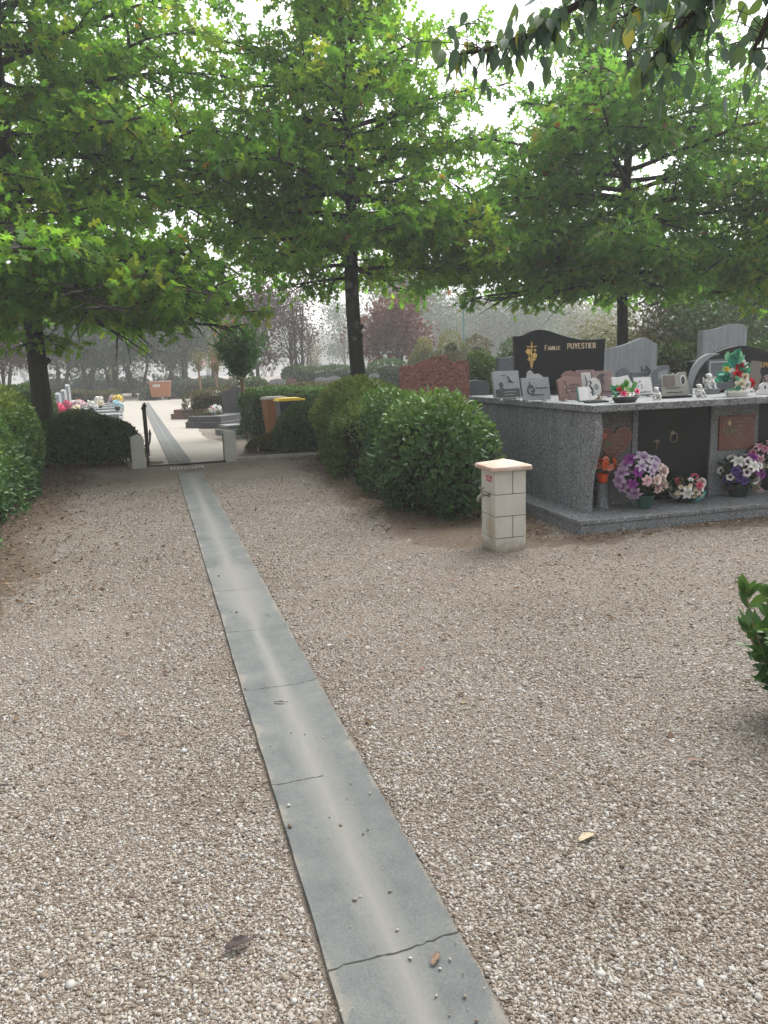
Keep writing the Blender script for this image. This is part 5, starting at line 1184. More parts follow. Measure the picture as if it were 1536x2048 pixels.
# ------------------------------------------------------------------ gate, posts, kerb, grate
def post(label, px, py, h, rz):
    p = G(px, py); root = thing('gate_post', label, 'gate post', (p[0], p[1], 0), rz)
    mb = MB(); mb.frustum((-.115, .115, -.09, .09), (-.105, .105, -.085, .085), -.1, h - .045); mb.add([(-.105, -.085, h - .045), (.105, -.085, h - .045), (.105, .085, h - .045), (-.105, .085, h - .045), (0, -.07, h), (0, .07, h)], [(0, 1, 4), (1, 2, 5, 4), (2, 3, 5), (3, 0, 4, 5)])
    mb.build('post', MAT['concrete_post'], root, bevel=.006)
    return root
gd = (GATE_R - GATE_L); grz = atan2(gd[1], gd[0])
post('short pale concrete gate post beside the black iron gate', 279, 936, .585, grz)
o = post('short pale concrete gate post with a dark iron strip on its side', 462, 921, .57, grz)
mb = MB(); mb.box(-.125, -.117, -.06, .03, 0, .5); mb.build('iron_strip', MAT['iron'], o)
# gate leaf, swung open towards the plaza and seen almost edge-on
gp = G(297, 933)
r_ = thing('iron_gate', 'black iron gate leaf standing open beside the left concrete post', 'gate', tuple(gp), radians(105.5))
mb = MB(); mb.tube([(0, 0, 0), (0, 0, 1.0)], .022, 8); mb.build('hinge_stile', MAT['iron'], r_, smooth=True)
mb = MB()
for z in (.14, .88): mb.box(0, 1.02, -.014, .014, z, z + .035)
mb.build('rail', MAT['iron'], r_)
mb = MB()
for x in (.16, .33, .5, .67, .84): mb.tube([(x, 0, .14), (x, 0, 1.0)], .009, 6)
mb.build('bars', MAT['iron'], r_)
mb = MB(); mb.tube([(1.02, 0, .08), (1.02, 0, 1.0)], .02, 8); mb.build('latch_stile', MAT['iron'], r_, smooth=True)
def spear(x, z, s_=1.0):
    mb = MB(); mb.prism([(x - .012 * s_, z), (x + .012 * s_, z), (x + .04 * s_, z + .035 * s_), (x, z + .11 * s_), (x - .04 * s_, z + .035 * s_)], -.01, .01); mb.T = frame((0, 0, 0)); mb.prismx([(-.012 * s_, z), (.012 * s_, z), (.04 * s_, z + .035 * s_), (0, z + .11 * s_), (-.04 * s_, z + .035 * s_)], x - .01, x + .01); return mb.build('spear_tip', MAT['iron'], r_)
spear(0, .98); spear(.5, .98, .8); spear(1.02, .98)
mb = MB(); mb.tube([(.02, -.0, .30), (.02, -.06, .42), (.02, -.075, .56)], [.012, .012, .02], 6); mb.tube([(.02, -.075, .56), (.02, -.075, .66)], [.03, .002], 4); mb.build('drop_bolt', MAT['iron'], r_)
# sill across the gateway and the kerb that carries on to the right
gl_, gr_ = G(285, 934), G(452, 923); d_ = gr_ - gl_; L_ = float(np.linalg.norm(d_))
r_ = thing('gate_sill', 'thin dark metal sill across the gateway between both concrete posts', 'sill', tuple(gl_), atan2(d_[1], d_[0]))
mb = MB(); mb.box(0, L_, -.014, .014, -.03, .02); mb.build('bar', MAT['iron'], r_); mb = MB(); mb.box(0, L_, .016, .12, -.03, .014); mb.build('edge_strip', MAT['kerb'], r_)
a_, b_k = G(474, 920), G(640, 909); d_ = b_k - a_; L_ = float(np.linalg.norm(d_))
kb = MB(); n_ = int(L_ / .5)
for i in range(n_): kb.box(i * L_ / n_ + .004, (i + 1) * L_ / n_ - .004, -.04, .04, -.05, .05 + .006 * (i % 2))
o = kb.build('kerb', MAT['kerb'], None, bevel=.008, loc=tuple(a_), rot=(0, 0, atan2(d_[1], d_[0]))); tag(o, 'low concrete kerb along the bushes right of the gate', 'kerb', kind='structure')
hp = MB(); hp.tube([(0, 0, .02), (.25, .12, .03), (.5, .05, .09), (.8, .12, .10), (1.05, .06, .03), (1.4, .1, .02)], .013, 7)
o = hp.build('garden_hose', MAT['iron'], None, smooth=True, loc=tuple(G(520, 914) + np.array([0, .05, 0])), rot=(0, 0, radians(12))); tag(o, 'dark garden hose looped on the ground under the dark bush', 'hose')
p_g = G(374, 937); 
r_ = thing('drain_grate', 'small iron drain grate at the gate end of the concrete gutter', 'drain grate', (p_g[0], p_g[1], 0), radians(17))
mb = MB(); mb.box(-.27, .27, -.14, -.115, -.02, .02); mb.box(-.27, .27, .115, .14, -.02, .02); mb.box(-.27, -.245, -.115, .115, -.02, .02); mb.box(.245, .27, -.115, .115, -.02, .02); mb.build('frame', MAT['tap_metal'], r_, bevel=.003)
mb = MB()
for i in range(8): x = -.205 + i * .0586; mb.box(x - .012, x + .012, -.115, .115, -.015, .018)
mb.build('bars', MAT['kerb'], r_); mb = MB(); mb.box(-.245, .245, -.115, .115, -.012, .0075); mb.build('pit_shade_fill', MAT['crack'], r_)  # dark block between the bars stands in for the shade of the hollow

# ------------------------------------------------------------------ bins
def wheelie(label, loc, rz, body, lid, h=.97):
    r_ = thing('wheelie_bin', label, 'wheelie bin', loc, rz)
    mb = MB(); mb.frustum((-.22, .22, -.25, .22), (-.28, .28, -.33, .33), .06, h - .1); mb.box(-.295, .295, -.345, .345, h - .12, h - .075); mb.build('body', MAT[body], r_, bevel=.02)
    mb = MB(); mb.frustum((-.30, .30, -.37, .37), (-.26, .26, -.30, .30), h - .073, h - .02); mb.box(-.3, .3, -.37, .37, h - .085, h - .0725)
    mb.build('lid', MAT[lid], r_, bevel=.015)
    mb = MB(); mb.tube([(-.25, .37, h - .1), (-.25, .45, h - .06), (.25, .45, h - .06), (.25, .37, h - .1)], .016, 7); mb.build('handle', MAT[lid], r_, smooth=True)
    for s_ in (-1, 1):
        mb = MB(); mb.tube([(s_ * .245, .24, .1), (s_ * .285, .24, .1)], .1, 16); mb.build('wheel', MAT['bin_black'], r_)
    return r_
b1 = G(541, 877); b2 = G(573, 882)
wheelie('brown wheelie bin with a greyish lid beside the square clipped hedge', (b1[0] + .10, b1[1] + .25, 0), radians(-62), 'bin_brown', 'bin_grey', 1.0).scale = (.74, .78, 1)
wheelie('black wheelie bin with a bright yellow lid behind the dark bush', (b2[0] + .10, b2[1] - .12, 0), radians(-66), 'bin_black', 'bin_yellow', 1.0).scale = (.74, .78, 1)
d0 = G(323, 800)
r_ = thing('rubbish_container', 'large orange-brown four-wheeled rubbish container at the far end of the plaza', 'dumpster', (d0[0], d0[1], 0), radians(12))
mb = MB(); mb.frustum((-.55, .55, -.36, .36), (-.64, .64, -.44, .44), .20, 1.08); mb.box(-.66, .66, -.46, .46, 1.05, 1.10); mb.build('body', MAT['dumpster'], r_, bevel=.03)
mb = MB(); mb.frustum((-.68, .68, -.48, .48), (-.62, .62, -.38, .40), 1.102, 1.19); mb.tube([(-.74, -.3, 1.12), (-.66, -.3, 1.12)], .04, 8); mb.build('lid', MAT['dumpster_lid'], r_, bevel=.02)
mb = MB(); mb.box(-.42, .02, -.455, -.43, .82, .98); mb.build('notice', MAT['white'], r_)
for sx in (-1, 1):
    for sy in (-1, 1):
        mb = MB(); mb.tube([(sx * .48 - .03, sy * .28, .09), (sx * .48 + .03, sy * .28, .09)], .09, 12); mb.box(sx * .48 - .04, sx * .48 + .04, sy * .28 - .05, sy * .28 + .05, .12, .22); mb.build('wheel', MAT['bin_black'], r_)

# ------------------------------------------------------------------ other graves
def grave(label, loc, rz, w, l, hs_h, keys, mat, slab_mat=None, hs_w=None, th=.1, ledge=.14, raise_=.28, flowers=(), seed=0, cat='grave', name='grave', group=None):
    """front (foot end) towards -y; headstone at the back"""
    r_ = thing(name, label, cat, loc, rz, group); sm = MAT[slab_mat or mat]; hw = (hs_w or w) / 2
    mb = MB(); mb.box(-w / 2 - .08, w / 2 + .08, -l, .18, -.08, ledge); mb.build('plinth', sm, r_, bevel=.01)
    mb = MB(); mb.box(-w / 2, w / 2, -l + .08, .0, ledge, raise_); mb.build('slab', sm, r_, bevel=.012)
    top = [(-hw + 2 * hw * t, z * hs_h) for t, z in smooth_top(keys, 20)]
    mb = MB(); mb.prism([(-hw, ledge), (hw, ledge)] + top[::-1], .012, .012 + th); mb.build('headstone', MAT[mat], r_, bevel=.008)
    return r_
def pot_of_flowers(label, loc, R, spec, seed, potmat='pot_dark', nleaf=40):
    r_ = thing('flower_pot', label, 'flower pot', tuple(loc)); pot(r_, R * .42, R * .55, R * .7, potmat)
    bouquet(r_, (0, 0, R * 1.15), R, spec, seed, nleaf, R * .4, core=False); return r_
FLAT = [(0, .94), (.5, 1), (1, .94)]; WAVE = [(0, .86), (.25, .88), (.6, .99), (.8, 1.0), (1, .93)]
# grey slabs in a row on the left of the plaza: headstones on the left, feet to the plaza
rowd = nrm(np.array([-.30, 1.0, 0])); rowrz = atan2(rowd[1], rowd[0])    # along the row
lab = ['nearest', 'second', 'third', 'fourth', 'farthest']
gs = [(-11.35, 26.3, 1.02), (-12.2, 28.9, .92), (-13.1, 31.6, 1.0), (-13.85, 34.0, 1.08), (-14.7, 36.6, 1.28)]
txt = ['grey grave with a bright pink bloom, nearest in the row left of the plaza', 'grey grave covered in mixed bouquets, second in the row left of the plaza', 'grey grave with a small grey tablet, third in the row left of the plaza', 'grey grave with teal and white flowers, fourth in the row left of the plaza', 'grey grave with the tallest headstone, farthest in the row left of the plaza']
for (x, y, h), t in zip(gs, txt):
    grave(t, (x, y, 0), rowrz, 1.25, 2.35, h, FLAT, 'granite_fine', 'granite_pale', .95, .14, .16, .30, group='graves in a row left of the plaza')
ux = np.array([cos(rowrz - pi / 2), sin(rowrz - pi / 2), 0])
def onrow(i, al, ac): return np.array([gs[i][0], gs[i][1], .30]) + ux * al + rowd * ac
fsp = [(0, .35, -.2, .26, 'hotpink', 'rose', 'bright magenta flower ball at the head of the nearest grey grave'), (0, .9, -.3, .22, 'cream', 'daisy', 'cream and pink posy on the nearest grey grave in the row'),
       (1, .4, -.1, .26, 'rose', 'rose', 'deep rose bouquet at the head of the second grey grave'), (1, .85, -.2, .28, 'palepink', 'rose', 'pale pink bouquet on the second grey grave'), (1, 1.25, .15, .24, 'white', 'daisy', 'white and blush posy on the second grey grave'), (1, 2.2, -.3, .24, 'blue', 'daisy', 'light blue flower pot at the foot of the second grey grave'),
       (2, .5, .1, .24, 'white', 'lily', 'white lily pot at the head of the third grey grave'), (2, 1.5, 0, .2, 'cream', 'daisy', 'small cream flower pot on the third grey grave'), (3, 1.35, 0, .25, 'white', 'daisy', 'white daisies pot on the fourth grey grave'), (3, 2.15, -.2, .28, 'yellow', 'rose', 'yellow rose pot at the foot of the fourth grey grave'), (4, 1.2, 0, .22, 'white', 'lily', 'white flower pot on the farthest grey grave'), (4, 1.9, 0, .24, 'palepink', 'daisy', 'pale pink flower pot on the farthest grey grave'), (3, .5, .2, .2, 'coral', 'rose', 'coral flower pot at the head of the fourth grey grave')]
for i, (gi, al, ac, R, col, kd, lb) in enumerate(fsp):
    R *= .78; pot_of_flowers(lb, onrow(gi, al, ac), R, [(kd, col, 11, R * .42, None), (kd, 'white' if i % 2 else col, 4, R * .36, None)], 40 + i, 'pot_dark' if i % 3 else 'grey_stone', 46)
for gi, al, lb, mt_ in ((2, 1.9, 'pale small tablet leaning on the third grey grave', 'grey_stone'), (0, 1.5, 'dark small tablet leaning on the nearest grey grave', 'slate'), (3, .95, 'white small tablet on the fourth grey grave', 'white')):
    q = onrow(gi, al, .3); r_ = thing('grave_tablet', lb, 'plaque', tuple(q), rowrz)
    mb = MB(); mb.T = frame((0, 0, 0), rx=-radians(15)); mb.prism([(-.16, 0), (.16, 0), (.16, .24), (0, .29), (-.16, .22)], 0, .03); mb.build('stone', MAT[mt_], r_, bevel=.004); mb = MB(); mb.box(-.1, .1, -.03, .06, 0, .02); mb.build('foot', MAT[mt_], r_)
# graves right of the plaza
sg_ = G(478, 872)
grave('blue-grey slate grave with stepped pale slab beside the slim pink-flowered tree', (-3.52, 20.1, 0), radians(-58), .62, .75, .74, FLAT, 'slate', 'granite_pale', .55, .08, .14, .25)
grave('dark granite grave with small vase on its ledge, behind the slate grave', (-4.55, 23.9, 0), radians(-22), 1.1, 1.7, 1.14, [(0, .88), (.3, .92), (.6, 1.0), (1, .93)], 'granite_dark', 'granite_dark', .9, .14, .18, .34)
grave('reddish brown grave with white flowers behind the dark granite grave', (-6.3, 28.6, 0), radians(-10), 1.6, 1.6, .98, FLAT, 'brown_stone', 'brown_stone', 1.6, .16, .2, .34)
pot_of_flowers('large white lily pot on the brown grave', (-5.85, 27.6, .34), .30, [('lily', 'white', 10, .17, None), ('lily', 'white', 4, .14, None)], 71, 'pot_dark')
pot_of_flowers('low white flower bowl beside the brown grave', (-5.75, 26.7, .0), .24, [('lily', 'white', 9, .09, None), ('rose', 'pink', 3, .06, None)], 72, 'grey_stone')
pot_of_flowers('small round pot on the ledge of the dark granite grave', (-4.95, 22.75, .34), .12, [('rose', 'white', 5, .045, None)], 73, 'grey_stone', 14)
hedge('bush', 'grey lavender clump spilling on to the plaza by the dark granite grave', (-5.25, 23.0, 0), 1.0, .7, .42, radians(20), 4500, MAT['lavender'], 41, (.06, .11), p=2.2, stems=4, cat='bush', up=.9, tpl=(DIA_V, DIA_F))
hedge('hedge', 'long low clipped hedge topped with pale dead growth behind the brown grave', (-3.4, 27.6, 0), 7.0, .7, 1.0, radians(4), 9000, MAT['bush_olive'], 42, (.07, .11), p=9, stems=4)
# graves beyond the square hedge
def far_grave(label, px, pyt, Y, w, hgt, keys, mat, rz=0, cat='gravestone', name='gravestone', th=.12):
    p = P(px, pyt + 20, Y); r_ = thing(name, label, cat, (p[0], p[1], 0), rz)
    top = [(-w / 2 + w * t, z * hgt) for t, z in smooth_top(keys, 20)]
    mb = MB(); mb.prism([(-w / 2, .1), (w / 2, .1)] + top[::-1], 0, th); mb.build('stone', MAT[mat], r_, bevel=.008)
    mb = MB(); mb.box(-w / 2 - .1, w / 2 + .1, -1.7, .2, -.05, .25); mb.build('base', MAT[mat], r_, bevel=.01); return r_
def top_h(px, pyt, Y): return float(P(px, pyt, Y)[2])
r_ = far_grave('pale gravestone with a small cross and tablet beyond the square hedge', 555, 757, 33, .66, top_h(555, 757, 33), FLAT, 'grey_stone', radians(4))
mb = MB(); h_ = top_h(555, 757, 33); mb.box(-.012, .012, -.02, -.002, h_ - .42, h_ - .12); mb.box(-.08, .08, -.02, -.002, h_ - .30, h_ - .275); mb.box(-.09, .09, -.02, -.003, h_ - .52, h_ - .42); mb.build('cross', MAT['dark_engrave'], r_)
far_grave('brownish gravestone beside the pale one with the cross', 583, 757, 34, .42, top_h(583, 757, 34), FLAT, 'brown_stone', radians(4))
far_grave('wide double-peaked grey gravestone left of the knobbly oak trunk', 656, 752, 34, 1.12, top_h(656, 752, 34), [(0, .93), (.22, .965), (.45, .93), (.75, 1.0), (1, .94)], 'grey_stone', radians(3))
far_grave('narrow grey gravestone right of the knobbly oak trunk', 749, 747, 36, .48, top_h(749, 747, 36), [(0, .93), (.4, .99), (.7, 1), (1, .95)], 'grey_stone', radians(3))
far_grave('white narrow gravestone edge just left of the knobbly oak trunk', 698, 755, 35, .12, top_h(698, 755, 35), FLAT, 'white', 0)
pot_of_flowers('low white flowers before the wide double-peaked gravestone', (float(P(655, 778, 32)[0]), 32, .25), .3, [('daisy', 'white', 8, .12, None), ('daisy', 'cream', 6, .1, None)], 74, 'pot_dark')
pot_of_flowers('white lantern-like flower pot between the far gravestones', (float(P(590, 765, 32)[0]), 32, .5), .2, [('lily', 'white', 7, .12, None)], 75, 'white')
# stones around the family tomb
def stone_at(label, name, pxl, pxr, keys_px, Y, mat, th, zb=-.05, rz=0, base=None, cat='gravestone'):
    """keys_px: (px, py) along the top edge"""
    a = P(pxl, keys_px[0][1], Y); b = P(pxr, keys_px[-1][1], Y)
    cx = (a[0] + b[0]) / 2; wv = b[0] - a[0]
    keys = [((P(x, y, Y)[0] - a[0]) / wv, P(x, y, Y)[2]) for x, y in keys_px]
    r_ = thing(name, label, cat, (cx, Y, 0), rz)
    top = [(-wv / 2 + wv * t, z) for t, z in smooth_top(keys, 28)]
    mb = MB(); mb.prism([(-wv / 2, zb), (wv / 2, zb)] + top[::-1], 0, th); mb.build('stone', MAT[mat], r_, bevel=.008)
    mb = MB(); mb.box(-wv / 2 - .12, wv / 2 + .12, -.12 if base is None else -base, th + .1, -.05, .5); mb.build('base', MAT[mat if mat != 'granite_red' else 'granite_red'], r_, bevel=.01)
    return r_
stone_at('tall red speckled granite headstone with a stepped wavy top behind the hedge', 'headstone', 798, 938, [(798, 732), (820, 731), (845, 722), (868, 714), (882, 712), (897, 714), (900, 720), (920, 719), (938, 722)], 13.6, 'granite_red', .14, rz=radians(-1))
stone_at('wavy pale grey headstone with dark stains behind the black lettered headstone', 'headstone', 1204, 1320, [(1204, 697), (1225, 695), (1250, 689), (1275, 680), (1291, 675), (1305, 681), (1320, 688)], 12.4, 'granite_fine', .12, rz=radians(10))
stone_at('tall pale blue-grey headstone with a curved top under the hanging oak leaves', 'headstone', 1401, 1500, [(1401, 661), (1425, 659), (1445, 654), (1465, 648), (1480, 647), (1492, 649), (1500, 654)], 12.8, 'granite_fine', .14, rz=radians(10))
stone_at('plain black headstone with concave top, left of the lettered black headstone', 'headstone', 996, 1033, [(996, 715), (1008, 715), (1020, 714), (1033, 711)], 11.9, 'slate', .1, rz=radians(10))
stone_at('dark slate grave box behind the hedge, left of the tomb slab', 'gravestone', 940, 978, [(940, 762), (955, 760), (978, 764)], 14.2, 'slate', .2, base=.3)

# ------------------------------------------------------------------ planting beyond
def crape(label, px, py, H, stem_h, R, cone, n, mat, seed, flowers=0, pale=False):
    p = G(px, py); rng = np.random.default_rng(seed); root = thing('flowering_tree', label, 'tree', tuple(p))
    tr = MB(); tr.tube([(0, 0, -.05), (.02, 0, stem_h * .5), (-.01, 0, stem_h), (0, 0, stem_h + .25)], [.055, .045, .045, .03], 8); tr.build('trunk', MAT['bark_pale'], root, smooth=True)
    lb = MB(); AP = []; AD = []
    for i in range(30):
        az = rng.uniform(0, 6.28); q = rng.uniform(.15, 1); e = np.array([R * q * cos(az), R * q * sin(az), H * rng.uniform(.8, 1.02) - .18 * q * (H - stem_h)])
        b = np.array([0, 0, stem_h]); mid = b + (e - b) * .5 + np.array([0, 0, .08]); lb.tube([b, mid, e], [.014, .009, .003], 5)
        for k in range(n // 30): s = rng.uniform(.18, 1.0); AP.append(b + (e - b) * s + rng.normal(0, .07 * R / .5, 3)); AD.append(nrm(e - b))
    lb.build('limbs', MAT['bark_pale'], root, smooth=True)
    AP = np.array(AP); AD = np.array(AD); N = len(AP)
    np_instances('crown', LAUREL_V, LAUREL_F, frames(nrm(AD + rng.normal(0, .6, (N, 3))), rng.normal(0, 1, (N, 3)), rng.uniform(.06, .11, N)), AP, np.clip(rng.normal(.45, .22, N), 0, 1), MAT[mat], root)
    for i in range(flowers):
        az = rng.uniform(0, 6.28); c = np.array([R * .85 * cos(az), -abs(R * .8 * sin(az)), stem_h + (H - stem_h) * rng.uniform(.1, 1)])
        m_ = 26; np_instances('blossom', DIA_V, DIA_F, frames(nrm(rng.normal(0, 1, (m_, 3))), rng.normal(0, 1, (m_, 3)), rng.uniform(.03, .06, m_)), c + rng.normal(0, .05, (m_, 3)) * np.array([.8, .8, 1.6]), rng.random(m_), MAT['blossom'], root)
MAT['blossom'] = leafmat('blossom', [(0, (.45, .05, .16)), (.5, (.6, .14, .26)), (1, (.7, .35, .45))], .4)
crape('slim young tree with dense dark green crown and pink blossom by the slate grave', 492, 874, 2.9, 1.38, .66, 1, 6000, 'myrtle', 51, 4)
crape('thin-stemmed tree with sparse pale crown and one pink spray by the brown grave', 437, 824, 2.9, 1.5, .55, 1, 500, 'willow', 52, 3)
crape('thin-stemmed sapling with a faint crown left of the sparse pink-flowered tree', 404, 820, 2.7, 1.6, .5, 1, 350, 'willow', 53, 0)
crape('young round-headed tree at the left rear corner of the plaza', 226, 790, 4.2, 1.0, 1.15, 1, 1700, 'willow', 54, 0)
crape('pale fan-shaped sapling beyond the far gravestones left of the oak trunk', 627, 786, 3.9, .9, 1.0, 1, 1300, 'willow', 55, 0)

bgn = [0]
def bg_tree(label, px, Y, top_py, R, zc0, mat, seed, n=5000, leaf=(.16, .3), trunks=1, tr=.13, dens=1.0, bark='bark', H=None, flat=.9, group='background trees in the fog', nl=16, name='tree', gapk=0.55, spread=.3):
    p = P(px, 780, Y); H = H or float(P(px, top_py, Y)[2]); rng = np.random.default_rng(seed)
    root = thing(name, label, 'tree', (p[0], p[1], 0), 0, group)
    tb = MB(); lb = MB(); tops = []
    for k in range(trunks):
        a = rng.uniform(0, 6.28); dx = np.array([cos(a), sin(a), 0]) * spread * R * (trunks > 1); top = dx * 1.15 + np.array([rng.normal(0, .1), 0, zc0 + (H - zc0) * .55])
        tb.tube([dx * .35 + np.array([0, 0, -.1]), dx * .6 + np.array([0, 0, zc0 * .5]), dx + np.array([0, 0, zc0]), top], [tr * 1.15, tr, tr * .8, tr * .3], 8); tops.append((dx + np.array([0, 0, zc0]), top))
    tb.build('trunk', MAT[bark], root, smooth=True)
    C_ = []
    for k in range(nl):
        b, t = tops[k % len(tops)]; s = b + (t - b) * rng.uniform(-.3, .9); az = rng.uniform(0, 6.28); q = rng.uniform(.45, 1.0); zz = rng.uniform(.08, .98)
        prof = sin(pi * (.12 + .80 * zz)) ** .7; e = np.array([R * q * prof * cos(az), R * q * prof * sin(az), zc0 + (H - zc0) * zz])
        mid = (s + e) / 2 + np.array([0, 0, .12 * R]); lb.tube([s, mid, e], [tr * .42, tr * .25, .015], 5)
        for f in (.55, .8, 1.0): C_.append(s + (e - s) * f)
    lb.build('limbs', MAT[bark], root, smooth=True)
    C_ = np.array(C_); k = rng.integers(0, len(C_), n); sg = np.minimum(.24 * R, .19 * (H - zc0))
    pos = C_[k] + rng.normal(0, 1, (n, 3)) * sg * np.array([1, 1, .72])
    kk = rng.random(n) < dens * (1 if True else 0); pos = pos[kk]; pos = pos[pos[:, 2] > zc0 * .62]; N = len(pos)
    d = nrm(pos - np.array([0, 0, (zc0 + H) / 2]) + rng.normal(0, R * .7, (N, 3)))
    tint = np.clip(.45 + .2 * vnoise(pos[:, 0] + pos[:, 1], pos[:, 2], 2.2 / max(R, .8), seed) + rng.normal(0, .16, N), 0, 1)
    np_instances('crown', DIA_V, DIA_F, frames(d, rng.normal(0, 1, (N, 3)) + np.array([0, 0, .6]), rng.uniform(leaf[0], leaf[1], N)), pos, tint, MAT[mat], root)
    return root
bg_tree('plum-purple tree at the far left behind the oak trunk', 5, 40, 560, 2.6, 2.4, 'tree_plum', 101, 6500, trunks=3, tr=.1)
bg_tree('dark tree just right of the left oak trunk, in the row behind the graves', 118, 52, 560, 3.0, 2.2, 'tree_dark', 102, 9000, trunks=2, tr=.15)
bg_tree('tall dark tree with twin trunks behind the row of grey graves', 172, 54, 540, 3.2, 2.2, 'tree_dark', 103, 9000, trunks=2, tr=.2)
bg_tree('dark tree behind the round-headed young tree at the plaza corner', 226, 56, 550, 3.0, 2.2, 'tree_dark', 104, 9000, trunks=3, tr=.13)
bg_tree('grey-green tree behind the low box hedge left of the rubbish container', 275, 57, 560, 3.0, 2.2, 'tree_dark', 105, 8000, trunks=3, tr=.13)
bg_tree('grey-green tree directly behind the rubbish container', 328, 58, 570, 2.9, 2.2, 'tree_grey', 106, 8000, trunks=2, tr=.16)
bg_tree('grey-green tree with straight trunk right of the rubbish container', 372, 56, 560, 2.6, 3.2, 'tree_grey', 107, 8000, trunks=1, tr=.22)
bg_tree('dim grey tree between the container and the pink-flowered tree', 424, 60, 560, 2.9, 2.8, 'tree_dark', 108, 8000, trunks=3, tr=.12)
bg_tree('purple-brown tree behind the dense young tree with pink blossom', 520, 47, 560, 2.0, 2.2, 'tree_plum', 109, 3600, trunks=2, tr=.12)
bg_tree('sparse purple-brown tree with visible twigs left of the foggy building', 592, 47, 560, 1.9, 2.0, 'tree_plum', 110, 1700, trunks=3, tr=.12, nl=34, leaf=(.12, .22))
bg_tree('thin nearly bare tree right of the sparse purple-brown tree', 618, 52, 620, 1.1, 2.2, 'tree_plum', 111, 420, trunks=3, tr=.08, nl=20, leaf=(.12, .2))
bg_tree('maroon-leaved tree right of the knobbly oak trunk', 790, 43, 590, 1.9, 1.5, 'tree_maroon', 112, 5200, trunks=2, tr=.12)
bg_tree('tall misty grey-green tree rising behind the maroon tree', 812, 92, 535, 6.4, 3.0, 'tree_grey', 113, 14000, trunks=2, tr=.25, leaf=(.26, .46))
bg_tree('misty grey-green tree at the left edge of the knobbly oak trunk', 692, 105, 590, 2.8, 3.0, 'tree_grey', 114, 4000, tr=.18, leaf=(.2, .34))
bg_tree('misty spreading tree with dark limbs behind the green shrubs', 1010, 95, 585, 6.2, 2.8, 'tree_grey', 115, 12000, trunks=2, tr=.3, nl=26, leaf=(.26, .46))
bg_tree('pale misty tree above the black lettered headstone', 1150, 105, 600, 6.6, 2.5, 'willow', 116, 11000, trunks=2, tr=.25, leaf=(.28, .5))
bg_tree('misty tree between the maroon tree and the spreading tree', 905, 125, 600, 6.4, 2.8, 'tree_grey', 117, 10000, trunks=2, tr=.25, leaf=(.3, .5))
bg_tree('olive-brown bushy tree right of the rear oak trunk', 1335, 27, 560, 2.1, .8, 'bush_olive', 118, 9000, trunks=3, tr=.09, leaf=(.1, .18), group='bushy trees behind the headstones')
bg_tree('dark green bushy tree behind the tall pale headstone', 1440, 25, 540, 2.1, .7, 'bush_green', 119, 11000, trunks=3, tr=.1, leaf=(.1, .18), group='bushy trees behind the headstones')
bg_tree('olive bushy tree at the right edge behind the hedge', 1550, 27, 530, 2.2, .7, 'bush_green', 120, 10000, trunks=3, tr=.1, leaf=(.1, .18), group='bushy trees behind the headstones')
bg_tree('yellowish bushy tree left of the rear oak trunk, seen between leaves', 1215, 40, 610, 1.7, 1.2, 'willow', 121, 3600, trunks=3, tr=.07, leaf=(.12, .2), group='bushy trees behind the headstones')
bg_tree('brown twiggy shrub with reddish leaves left of the tall pale headstone', 1372, 15.5, 655, .75, .3, 'bush_olive', 122, 2600, trunks=5, tr=.025, leaf=(.05, .09), group=None, nl=30)
rng_ = np.random.default_rng(3)
for i, (px, Y) in enumerate(((-60, 90), (60, 95), (180, 100), (300, 98), (420, 100), (540, 104), (640, 112), (740, 118), (860, 110), (980, 104), (1100, 100), (1220, 96), (1340, 92), (1460, 88), (1580, 86))):
    bg_tree(['far tree fading into the fog behind the left row of trees', 'far tree fading into the fog behind the middle gravestones', 'far tree fading into the fog behind the right-hand headstones'][0 if px < 440 else 1 if px < 900 else 2], px, Y * 1.9, 610 if px not in (640, 740) else 665, 9.5, 3.5, 'tree_grey', 140 + i, 6000, leaf=(.5, .9), trunks=2, tr=.4, group=['far trees behind the left row', 'far trees behind the middle gravestones', 'far trees behind the right headstones'][0 if px < 440 else 1 if px < 900 else 2])
def bush_at(label, px, Y, pyt, L, W, mat, seed, n, size=(.07, .12), p=2.6, rz=0, cat='bush', up=.3, name=None, dia=True, **k):
    q = P(px, 780, Y); H = float(P(px, pyt, Y)[2])
    return hedge(name or cat, label, (q[0], q[1], 0), L, W, H, rz, n, MAT[mat], seed, size, p=p, cat=cat, up=up, stems=4, tpl=(DIA_V, DIA_F) if dia else (LAUREL_V, LAUREL_F), **k)
bush_at('pale feathery bush left of the olive one, behind the red granite headstone', 850, 33, 678, 1.6, 1.3, 'willow', 201, 5000, (.09, .16), 2.1, up=.9, lump=.15)
bush_at('pale feathery olive bush in the middle behind the red granite headstone', 905, 33.5, 668, 1.9, 1.4, 'willow', 202, 6000, (.09, .16), 2.1, up=.9, lump=.15)
bush_at('feathery green-grey bush to the right behind the red granite headstone', 950, 34, 672, 1.7, 1.4, 'bush_olive', 203, 5000, (.09, .16), 2.1, up=.9, lump=.15)
bush_at('bright green shrub between the red and the black headstones', 962, 21, 706, 1.2, 1.2, 'bush_green', 204, 7000, (.07, .12), 2.6, lump=.12)
bush_at('rounded green shrub just left of the black lettered headstone', 1020, 25, 678, .95, 1.0, 'bush_green', 205, 5500, (.07, .12), 2.6, lump=.12)
bush_at('low dark green shrub behind the right gravestone by the maroon tree', 780, 38, 722, 2.6, 1.5, 'bush_green', 206, 6000, (.1, .16), 2.6, lump=.14)
bush_at('long clipped hedge in the fog behind the far gravestones', 640, 46, 735, 4.4, 1.2, 'bush_green', 207, 7000, (.1, .16), 9, cat='hedge')
